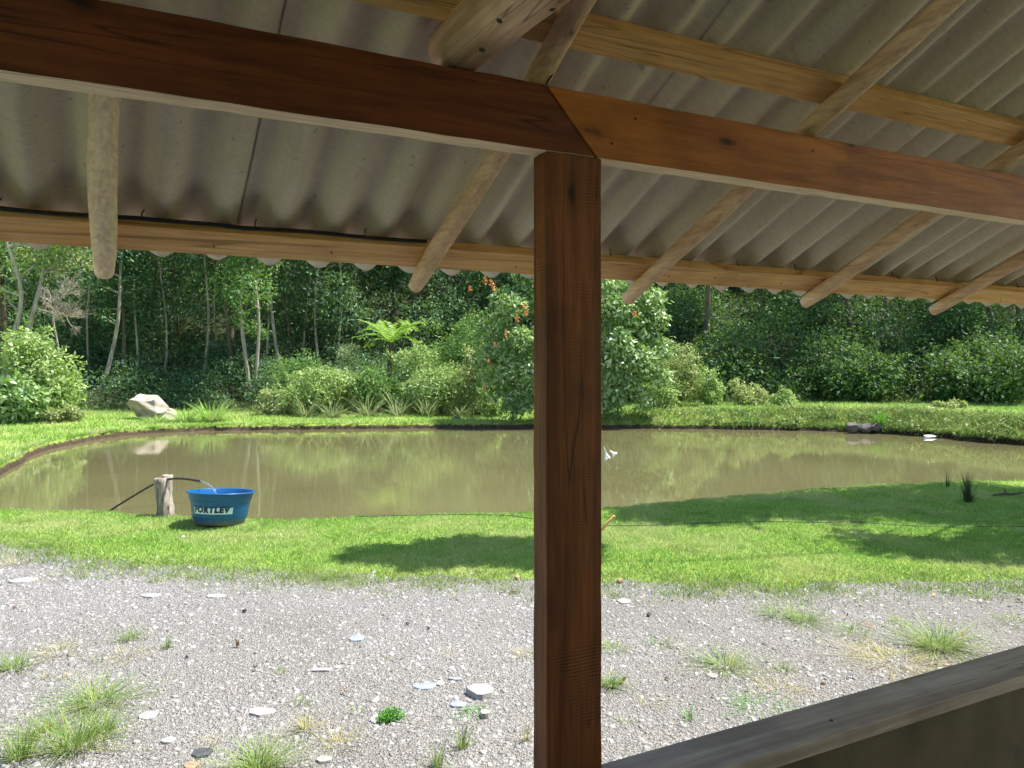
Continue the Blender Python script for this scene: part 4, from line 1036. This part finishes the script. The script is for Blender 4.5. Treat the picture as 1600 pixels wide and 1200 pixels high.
# ------------------------------------------------------------------ grass clumps
def tuft_mesh(seed, n, h, spread, w, bend=0.6, seg=3):
    r = np.random.default_rng(seed); V = []; F = []
    for i in range(n):
        a = r.uniform(0, 6.283); rr_ = spread * (0.5 if h < 0.09 else 0.24) * r.random() ** 0.7
        p = np.array([math.cos(a) * rr_, math.sin(a) * rr_, -0.005]); a2 = a + r.normal(0, 0.7)
        hh = h * r.uniform(0.25, 1.2); out = spread * r.uniform(0.1, 1.25) * bend
        if r.random() < 0.28: hh *= 0.4; out *= 1.35
        d = np.array([math.cos(a2), math.sin(a2), 0]); sdv_ = np.array([-math.sin(a2), math.cos(a2), 0]); ww = w * r.uniform(0.6, 1.2)
        o = len(V)
        for j in range(seg):
            t = j / seg; c = p + d * out * t ** 1.35 + np.array([0, 0, hh * (t - 0.28 * bend * t * t)])
            q = ww * (1 - 0.75 * t); V.append(c - sdv_ * q); V.append(c + sdv_ * q)
        V.append(p + d * out + np.array([0, 0, hh * (1 - 0.28 * bend)]))
        for j in range(seg - 1): F.append((o+2*j, o+2*j+1, o+2*j+3)); F.append((o+2*j, o+2*j+3, o+2*j+2))
        F.append((o+2*seg-2, o+2*seg-1, o+2*seg))
    return mesh_np('grass_tuft', np.array(V), np.array(F))
def tuft(label, px, py, wpx, hpx, mat='tuft', n=45, seed=0, name='grass_tuft', z=None, w=0.0017, bend=0.95, group='grass tufts in the gravel', cat='grass tuft', depth=None):
    p = gp(px, py, 0) if depth is None else col_pt(px, depth, 0)
    p.z = zg1(p.x, p.y) + 0.003
    d_ = cam_ld(p.x, p.y)[1]
    o = obj(name, tuft_mesh(seed, n, hpx * d_ / 1200 * (0.95 if name == 'grass_tuft' else 1.15), wpx * d_ / 1200 * (0.72 if name == 'grass_tuft' else 0.55), w, bend), M[mat]); o.location = p
    return tag(o, label, cat, group)
TU = [  # label, x, y of the foot, width, height in photo pixels, material, blades
    ('dense grass tuft cut by the left edge of the picture', 22, 1046, 95, 34, 'tuft', 90),
    ('yellowish loose tuft above the big left clump, right of the edge tuft', 92, 1022, 62, 26, 'tuft_dry', 45),
    ('sparse tuft on open gravel, farthest back on the left', 204, 1000, 55, 30, 'tuft', 55),
    ('upright small tuft right of the farthest back left tuft', 261, 1014, 26, 28, 'tuft', 34),
    ('flat dry strip of grass left of the upright small tuft', 198, 1024, 55, 12, 'tuft_dry', 50),
    ('tiny grey wisp below the flat dry strip', 156, 1034, 26, 24, 'tuft', 14),
    ('tiny pale sprout left of the big left clump top', 70, 1060, 20, 16, 'tuft_dry', 14),
    ('tiny pale sprout above the big left clump', 98, 1062, 22, 18, 'tuft_dry', 14),
    ('broad grass clump, upper one of the big clumps at lower left', 150, 1100, 141, 48, 'tuft', 150),
    ('tall grass clump at lower left, middle of the big ones', 115, 1172, 141, 78, 'tuft', 150),
    ('tall thin clump in the lower left corner', 32, 1186, 94, 82, 'tuft', 80),
    ('loose clump left of the tall lower left clump', 70, 1150, 80, 50, 'tuft', 70),
    ('spreading tuft right of the tall lower left clump', 160, 1146, 70, 48, 'tuft', 80),
    ('small tuft on the gravel under the broad upper clump', 168, 1172, 40, 20, 'tuft_dry', 20),
    ('yellow tuft with a leaning stalk beside the pale slab', 478, 1142, 48, 52, 'tuft_dry', 40),
    ('small flat tuft above the yellow tuft with a leaning stalk', 472, 1100, 26, 16, 'tuft', 30),
    ('low star shaped pale tuft right of the yellow tuft', 532, 1166, 62, 34, 'tuft_dry', 34),
    ('tall dense green clump at the bottom edge beside the dark stone', 405, 1204, 110, 70, 'tuft', 150),
    ('thin dry sprout just above the dark stone', 338, 1162, 34, 24, 'tuft_dry', 14),
    ('tall sparse tuft below the thick pale slab', 722, 1170, 40, 58, 'tuft', 34),
    ('tall sparse tuft at the bottom edge left of the post', 684, 1200, 44, 62, 'tuft', 34),
    ('tall single stalked tuft close to the left of the post', 822, 1160, 20, 62, 'tuft_dry', 14),
    ('tiny flat tuft left of the round bright cushion', 557, 1114, 24, 12, 'tuft', 24),
    ('tiny flat tuft at mid gravel left of the pale strip stone', 440, 1050, 22, 10, 'tuft', 22),
    ('tiny yellow tuft on gravel above the pale strip stone', 611, 1030, 16, 8, 'tuft', 14),
    ('faint dry tuft right of mid gravel', 705, 1026, 30, 12, 'tuft_dry', 18),
    ('flat yellow tuft touching the left of the post', 818, 1024, 40, 14, 'tuft_dry', 40),
    ('green sprig beside the thick pale slab', 738, 1118, 32, 16, 'tuft_green', 40),
    ('dense upright tuft touching the right of the post', 953, 1074, 46, 40, 'tuft', 90),
    ('flat yellow tuft touching the right of the post', 957, 1017, 48, 16, 'tuft', 60),
    ('small v shaped tuft right of the post', 1032, 1010, 42, 24, 'tuft', 26),
    ('wide dark green tuft in the middle of the right gravel', 1132, 1042, 100, 30, 'tuft', 110),
    ('small upright tuft right of the wide middle tuft', 1225, 1048, 30, 22, 'tuft', 30),
    ('long dry tuft above the rail board', 1215, 1080, 80, 14, 'tuft_dry', 60),
    ('small bright sprout above the rail near the post', 1077, 1124, 24, 34, 'tuft_green', 18),
    ('flat pale tuft left of the small bright sprout', 1016, 1100, 40, 10, 'tuft_dry', 26),
    ('tiny tuft low beside the post above the rail', 978, 1130, 28, 12, 'tuft', 24),
    ('flat green strip along the rail board', 1190, 1108, 80, 12, 'tuft_green', 60),
    ('long low tuft nearest the lawn on the right gravel', 1215, 960, 70, 22, 'tuft', 90),
    ('dense low tuft joined to the long one nearest the lawn', 1255, 972, 80, 26, 'tuft', 110),
    ('low tuft right of the two joined tufts', 1330, 990, 62, 22, 'tuft', 60),
    ('thin flat tuft between joined tufts and wide middle tuft', 1265, 1000, 44, 8, 'tuft', 36),
    ('small tuft at the grass edge above the joined tufts', 1222, 928, 36, 14, 'tuft', 36),
    ('small round tuft left of the largest right clump', 1402, 975, 36, 14, 'tuft', 40),
    ('largest bright grass clump on the right gravel', 1465, 1012, 125, 52, 'tuft', 230),
    ('yellowish mat of grass in front of the largest right clump', 1400, 1036, 130, 18, 'tuft_dry', 170),
    ('flat tuft at the right edge of the gravel', 1580, 972, 60, 14, 'tuft', 60),
    ('tiny sprout near the post at the back of the right gravel', 990, 940, 20, 14, 'tuft', 14),
    ('tiny sprout right of the first one near the post', 1024, 942, 16, 12, 'tuft', 12),
    ('small pale tuft on the lawn edge above the wide middle tuft', 1128, 932, 34, 10, 'tuft_dry', 26),
    ('small dry tuft on gravel at the lawn edge, left of centre', 303, 902, 34, 14, 'tuft_dry', 26),
    ('thin tuft at the lawn edge right of the small dry one', 360, 904, 30, 24, 'tuft', 22),
    ('broad ragged tuft at the lawn edge left of the post', 525, 902, 70, 20, 'tuft', 60),
    ('pale tuft in the bare patch at the left edge below the lawn', 20, 882, 50, 16, 'tuft_dry', 50),
]
for i, (lab, x, y, w_, h_, mt, nb) in enumerate(TU):
    tuft(lab, x, y, w_, h_, mt, int(nb * 2.0), 1000 + i, bend=0.75 + 0.55 * ((i * 7) % 10) / 10)
r = np.random.default_rng(71)
L = r.uniform(-3.6, 3.8, 90); Dm = 2.9 + 2.9 * r.random(90) ** 1.2; k = (np.abs(L) < 0.7 * Dm) & ((Dm * CS - L * SN) > 2.2); L, Dm = L[k], Dm[k]
C = np.stack([L * CS + Dm * SN, Dm * CS - L * SN, np.full(len(L), 0.014)], 1)
tag(obj('fallen_leaves', cloud_mesh('fallen_leaves', [leaf_cloud(C, np.full((len(C), 3), 0.004), len(C), 0.035, 72, 0.1, 0.5, 0.0)]), leaf_mat('dry leaves', (0.12, 0.06, 0.025), (0.3, 0.13, 0.05), (0.4, 0.25, 0.12), 0.1)), 'dry brown leaves scattered on the gravel', 'leaf litter', kind='stuff')
# round cushion plant
cp = gp(611, 1128, 0); cpd = cam_ld(cp.x, cp.y)[1]
C = np.array([(0, 0, 0.012), (0.03, 0.0, 0.012), (-0.03, 0.01, 0.012), (0, 0.03, 0.015)]); R = np.array([[.03, .03, .035]] * 4)
o = obj('cushion_plant', cloud_mesh('cushion_plant', [leaf_cloud(C, R, 900, 0.016, 55, 0.5, 0.3, -0.4)]), M['tuft_green']); o.location = cp
tag(o, 'round bright green cushion plant on the gravel', 'plant')
# strap leaved clumps on the far bank
for i, (x, w_, h_, lab) in enumerate([(478, 80, 38, 'strap leaved clump furthest left, against the rounded light bush'), (520, 70, 34, 'strap leaved clump second from the left on the far bank'), (575, 80, 40, 'strap leaved clump in the middle of the row'),
                                     (622, 80, 44, 'tallest strap leaved clump, right of the middle one'), (668, 75, 40, 'strap leaved clump at the right end of the row'), (720, 60, 24, 'low grassy clump left of the flowering tree')]):
    tuft(lab, x, 650, w_, h_, 'flax', 85, 1200 + i, 'strap_leaf_plant', None, 0.022, 0.9, 'strap leaved plants on the far bank', 'plant', 24.2 - 0.1 * (i % 2))
for i, (x, y, w_, h_, lab) in enumerate([(1232, 669, 60, 26, 'bright green tuft hanging on the raised bank, left one'), (1288, 668, 60, 28, 'bright green tuft hanging on the raised bank, right one'), (1585, 690, 70, 44, 'bright tuft on the bank at the right edge'), (1380, 672, 50, 26, 'leafy weed above the rocks of the right bank')]):
    tuft(lab, x, y, w_, h_, 'tuft_green', 110, 1220 + i, 'bank_tuft', None, 0.013, 0.8, 'tufts on the raised bank', 'grass tuft', (EYE + 0.0) * 1200 / (y - 572) if y > 680 else 20.6 - 0.004 * (x - 1232))
# grass mound beside the boulder
for i, (x, y, w_, h_, nb, lab) in enumerate([(330, 665, 75, 34, 260, 'tall fresh grass mound right of the boulder'), (290, 664, 75, 24, 200, 'lower grass mound touching the boulder foot'), (245, 664, 80, 14, 200, 'low grass fringe in front of the boulder')]):
    tuft(lab, x, y, w_ * 1.3, h_, 'blades', nb, 1240 + i, 'grass_mound', None, 0.014, 0.7, 'grass mounds by the boulder', 'grass mound', 22.0)
# dark spiky plants and wood on the lawn at the right
tuft('dark spiky plant on the shaded lawn near the right water edge', 1513, 782, 46, 50, 'dark_tuft', 90, 1260, 'spiky_plant', None, 0.006, 0.6, None, 'plant')
tuft('thin dark stalks left of the dark spiky plant', 1481, 762, 26, 40, 'dark_tuft', 16, 1261, 'spiky_plant', None, 0.004, 0.3, None, 'plant')
tuft('small weed growing against the foot of the stump', 241, 800, 20, 30, 'tuft', 14, 1262, 'stump_weed', None, 0.006, 0.6, None, 'plant')
p0 = gp(1572, 776, 0); m_ = MB(); ax = Vector((CS, -SN, 0)); fw = Vector((SN, CS, 0))
m_.tube([-ax * 0.16 + Vector((0, 0, .02)), -ax * 0.03 + Vector((0, 0, .035)), ax * 0.1 + Vector((0, 0, .03)), ax * 0.21 + Vector((0, 0, .05))], [.012, .018, .016, .009], 7)
m_.tube([Vector((0, 0, .03)), Vector((0, 0, .07)) - ax * .01, Vector((0, 0, .105)) - ax * .025], [.014, .011, .006], 6)
o = tag(obj('fallen_branch', m_.mesh('fallen_branch', True), M['bark_dark']), 'dark forked branch lying on the lawn right of the spiky plant', 'branch'); o.location = p0

# white lily and stake behind the post
lp = gp(922, 800, 0); lp.z = zg1(lp.x, lp.y); LD = cam_ld(lp.x, lp.y)[1]
LY = empty('white_lily', lp, 'white lily nodding on a thin stem just right of the post', 'flower')
tipw = world_pt(944, 698, LD) - lp
m_ = curve_tube([(0, 0, 0), tipw * 0.35 + Vector((-0.02, 0, 0.1)), tipw * 0.75 + Vector((-0.01, 0, 0.13)), tipw], 0.004, 5); obj('stem', m_.mesh('stem', True), M['flax'], LY)
def flower(fr, to, s_):
    m2 = MB(); fr, to = Vector(fr), Vector(to); d_ = (to - fr); a_ = d_.cross(fw).normalized(); b_ = d_.cross(a_).normalized()
    m2.tube([fr, fr.lerp(to, 0.55)], [0.006, 0.014 * s_], 6, False)
    c_ = fr.lerp(to, 0.5)
    for k in range(6):
        w_ = 6.283 * k / 6; o_ = a_ * math.cos(w_) + b_ * math.sin(w_); sd__ = d_.normalized().cross(o_)
        q1 = c_ + o_ * 0.013 * s_; q2 = fr.lerp(to, 0.85) + o_ * 0.032 * s_; q3 = to + o_ * 0.06 * s_
        m2.add([q1 - sd__ * .008, q1 + sd__ * .008, q2 + sd__ * .016 * s_, q3, q2 - sd__ * .016 * s_], [(0, 1, 2, 3, 4)])
    return m2
obj('bloom', flower(tipw, world_pt(950, 718, LD) - lp, 0.75), M['petal'], LY)
m_ = curve_tube([tipw, tipw + ax * 0.02 + Vector((0, 0, .02)), world_pt(953, 704, LD) - lp], 0.003, 5); obj('stem', m_.mesh('stem', True), M['flax'], LY)
obj('bloom', flower(world_pt(953, 704, LD) - lp, world_pt(962, 711, LD) - lp, 0.7), M['petal'], LY)
sp0 = gp(930, 838, 0); d0_ = cam_ld(sp0.x, sp0.y)[1]
m_ = MB(); m_.tube([sp0, world_pt(946, 821, d0_ - 0.05), world_pt(960, 806, d0_ - 0.1)], [.014, .014, .012], 8)
tag(obj('wooden_stick', m_.mesh('wooden_stick', True), M['batten']), 'pale wooden stick leaning out of the lawn right of the post', 'stick')

# ------------------------------------------------------------------ stones
def rock(name, label, loc, size, mat, seed, flat=0.5, cat='stone', group=None, sub=3, rough=0.22, rot=0.0):
    bm = bmesh.new(); bmesh.ops.create_icosphere(bm, subdivisions=sub, radius=1.0)
    r = np.random.default_rng(seed); planes = [(Vector(r.normal(size=3)).normalized(), r.uniform(0.55, 0.85)) for _ in range(11)]
    for v in bm.verts:
        p = v.co.copy()
        for n_, d_ in planes:
            e_ = p.dot(n_) - d_
            if e_ > 0: p -= n_ * e_
        p *= 1 + rough * 0.16 * (math.sin(p.x * 7 + seed) * math.sin(p.y * 6 + 2) + math.sin(p.z * 9 + p.x * 4))
        v.co = Vector((p.x * size[0], p.y * size[1], p.z * size[2]))
    me = bpy.data.meshes.new(name); bm.to_mesh(me); bm.free()
    o = obj(name, me, mat); o.location = loc; o.rotation_euler = (0, 0, rot)
    return tag(o, label, cat, group)
bp = col_pt(236, 23.0, 0); bp.z = zg1(bp.x, bp.y)
BO = empty('boulder', bp, 'large pale wedge shaped boulder on the far bank', 'boulder')
for nm, off, sz, sd_k, tl in (('upper_block', (-0.02, 0, 0.36), (0.92, 0.6, 0.4), 27, 0.3), ('lower_block', (0.16, 0.03, 0.1), (0.6, 0.5, 0.32), 19, 0.1)):
    o = rock(nm, None, (0, 0, 0), sz, M['boulder'], sd_k, cat=None, sub=4, rough=0.3)
    o.parent = BO; o.location = Vector((CS, -SN, 0)) * off[0] + Vector((SN, CS, 0)) * off[1] + Vector((0, 0, off[2]))
    o.rotation_euler = (Matrix.Rotation(-TH, 3, 'Z') @ Matrix.Rotation(tl, 3, 'Y')).to_euler()
def slab(label, px, py, wpx, dpx, mat, seed, t=0.012, tilt=0.05, name='slate_slab'):
    p = gp(px, py, 0); d_ = cam_ld(p.x, p.y)[1]; w_ = wpx * d_ / 1200 / 2; dp = dpx * d_ / 1200 / 2 * d_ / EYE
    r = np.random.default_rng(seed); n_ = 9; a_ = np.sort(np.linspace(0, 6.283, n_, endpoint=False) + r.uniform(-.28, .28, n_)); rr_ = r.uniform(.78, 1.08, n_)
    tx, ty = r.uniform(-tilt, tilt, 2); m2 = MB(); top = []; bot = []
    for a, q in zip(a_, rr_):
        lx, ly = math.cos(a) * q * w_, math.sin(a) * q * dp
        v_ = ax * lx + fw * ly; zt = t + tx * lx + ty * ly + r.uniform(-.0015, .0015)
        top.append(v_ * 0.96 + Vector((0, 0, zt))); bot.append(v_ + Vector((0, 0, min(zt - 0.004, 0.0))))
    m2.add(top + bot + [Vector((0, 0, t + 0.002))], [(i, (i + 1) % n_, 2 * n_) for i in range(n_)] + [(n_ + i, n_ + (i + 1) % n_, (i + 1) % n_, i) for i in range(n_)])
    o_ = obj(name, m2, mat); o_.location = (p.x, p.y, 0.0055)
    return tag(o_, label, 'stone', 'flat stones on the gravel')
SLB = [('thick pale slab with a broken front edge, largest on the gravel', 752, 1087, 52, 20, 'slate_pale', 0.028), ('blue slate slab left of the thick pale slab', 662, 1075, 42, 11, 'slate_blue', 0.01), ('small blue slate above the large blue slab', 712, 1063, 24, 6, 'slate_blue', 0.008),
       ('small pale stone between the two blue slates', 688, 1070, 15, 9, 'slate_pale', 0.012), ('bluish slab far back near mid gravel', 558, 999, 27, 11, 'slate_blue', 0.01), ('long pale strip stone on mid gravel', 504, 1049, 40, 6, 'slate_pale', 0.012),
       ('pale slab above the yellow tuft with the leaning stalk', 408, 1115, 46, 15, 'slate_pale', 0.012), ('dark wet flat stone at the bottom edge', 316, 1180, 34, 17, 'slate_dark', 0.02), ('rusty brown stone under the dark wet stone', 300, 1199, 24, 12, 'rust_stone', 0.015),
       ('pale slab at the bottom below the star shaped tuft', 508, 1190, 28, 12, 'slate_pale', 0.016), ('flat pale slab far back left of centre', 236, 932, 38, 8, 'slate_pale', 0.008), ('pale slab left of the round cushion plant', 586, 1126, 16, 17, 'slate_pale', 0.01),
       ('white chunky stone below the thick pale slab', 758, 1121, 19, 10, 'slate_pale', 0.022), ('flat bluish stone under the thick slab', 716, 1103, 28, 10, 'slate_blue', 0.008), ('pale slab just right of the post at the back of the gravel', 974, 941, 26, 9, 'slate_pale', 0.014), ('pale stone on the right gravel below the v shaped tuft', 1112, 1058, 20, 8, 'slate_pale', 0.012),
       ('pale slab at the upper left of the gravel', 38, 908, 42, 12, 'slate_pale', 0.01), ('pale strip stone far back on the centre gravel', 338, 933, 34, 6, 'slate_pale', 0.009), ('pale stone right of the tall lower left clump', 262, 1160, 26, 12, 'slate_pale', 0.012), ('pale slab on mid gravel right of the lower left clumps', 232, 1120, 30, 14, 'slate_pale', 0.01)]
for i, (lab, x, y, w_, d_, mt, t_) in enumerate(SLB): slab(lab, x, y, w_, d_, M[mt], 2000 + i, t_ if t_ > 0.02 else 0.004 + t_ * 0.22)
for i, (lab, x, y, s_, mt) in enumerate([('black lump of charcoal left of mid gravel', 292, 1030, .012, 'slate_dark'), ('small dark stone at the back of the gravel', 382, 958, .02, 'slate_dark'), ('left one of two small dark stones near the post', 637, 978, .017, 'slate_dark'), ('right one of two small dark stones near the post', 669, 985, .015, 'slate_dark'),
                                        ('black lump on the gravel right of the post', 1014, 964, .022, 'slate_dark'), ('tiny white pebble on the lawn below the tub', 286, 841, .016, 'slate_pale'), ('bright white pebble at the right edge of the gravel', 1532, 943, .018, 'slate_pale'), ('orange brown stone beside the post on the grass edge', 968, 912, .03, 'rust_stone'), ('orange brown stone left of the post on the grass edge', 808, 906, .03, 'rust_stone')]):
    p = gp(x, y, 0); rock('small_stone', lab, (p.x, p.y, 0.012 + s_ * .3), (s_, s_ * .8, s_ * .7), M[mt] if 'white' not in lab else M['petal'], 2100 + i, group='small stones', sub=1)
bank = [(985, 652, 22.6, .16, 'grey stone on the far bank right of the post'), (672, 658, 22.8, .3, 'dark flat rock on the far bank below the shrubs'), (714, 655, 22.8, .22, 'pale rock right of the dark flat rock on the far bank'), (785, 657, 22.6, .14, 'small rock on the far bank close left of the post'),
        (345, 668, 21.6, .5, 'flat grey stone at the waterline below the grass mound'), (610, 668, 21.9, .3, 'low pale stone at the waterline below the strap leaved clumps'), (1335, 664, 20.0, .26, 'dark rock under the raised bank, leftmost of three'), (1352, 664, 19.95, .24, 'dark rock under the raised bank, middle of three'), (1368, 665, 19.9, .2, 'dark rock under the raised bank, right of three'), (1060, 645, 23.2, .14, 'brown stone on the sunny bank right of the flowering tree')]
for i, (x, y, dp, s_, lab) in enumerate(bank):
    p = world_pt(x, y, dp); rock('bank_rock', lab, (p.x, p.y, p.z - 0.06), (s_ * .85, s_ * .6, s_ * (.35 if s_ > .25 and x < 1300 else .7)), M['wet_stone'] if 'dark' in lab or x > 1300 else M['boulder'], 2200 + i, group='stones on the far bank', rot=-TH)
# things at the right waterline
p = gp(1426, 679, WL); m_ = MB(); m_.tube([(0, 0, -0.3), (0.01, 0, 0.1), (0.04, 0.02, 0.24)], [.07, .06, .035], 9, True, .1, srnd)
o = tag(obj('mooring_stub', m_.mesh('mooring_stub', True), M['weathered']), 'short grey stub standing in the water under the right bank', 'stub'); o.location = (p.x, p.y, WL)
p = gp(1453, 684, WL); o = rock('floating_foam', 'white scrap floating at the foot of the right bank', (p.x, p.y, WL + 0.03), (.22, .09, .06), M['petal'], 2301, cat='scrap', sub=2, rot=-TH + .2)
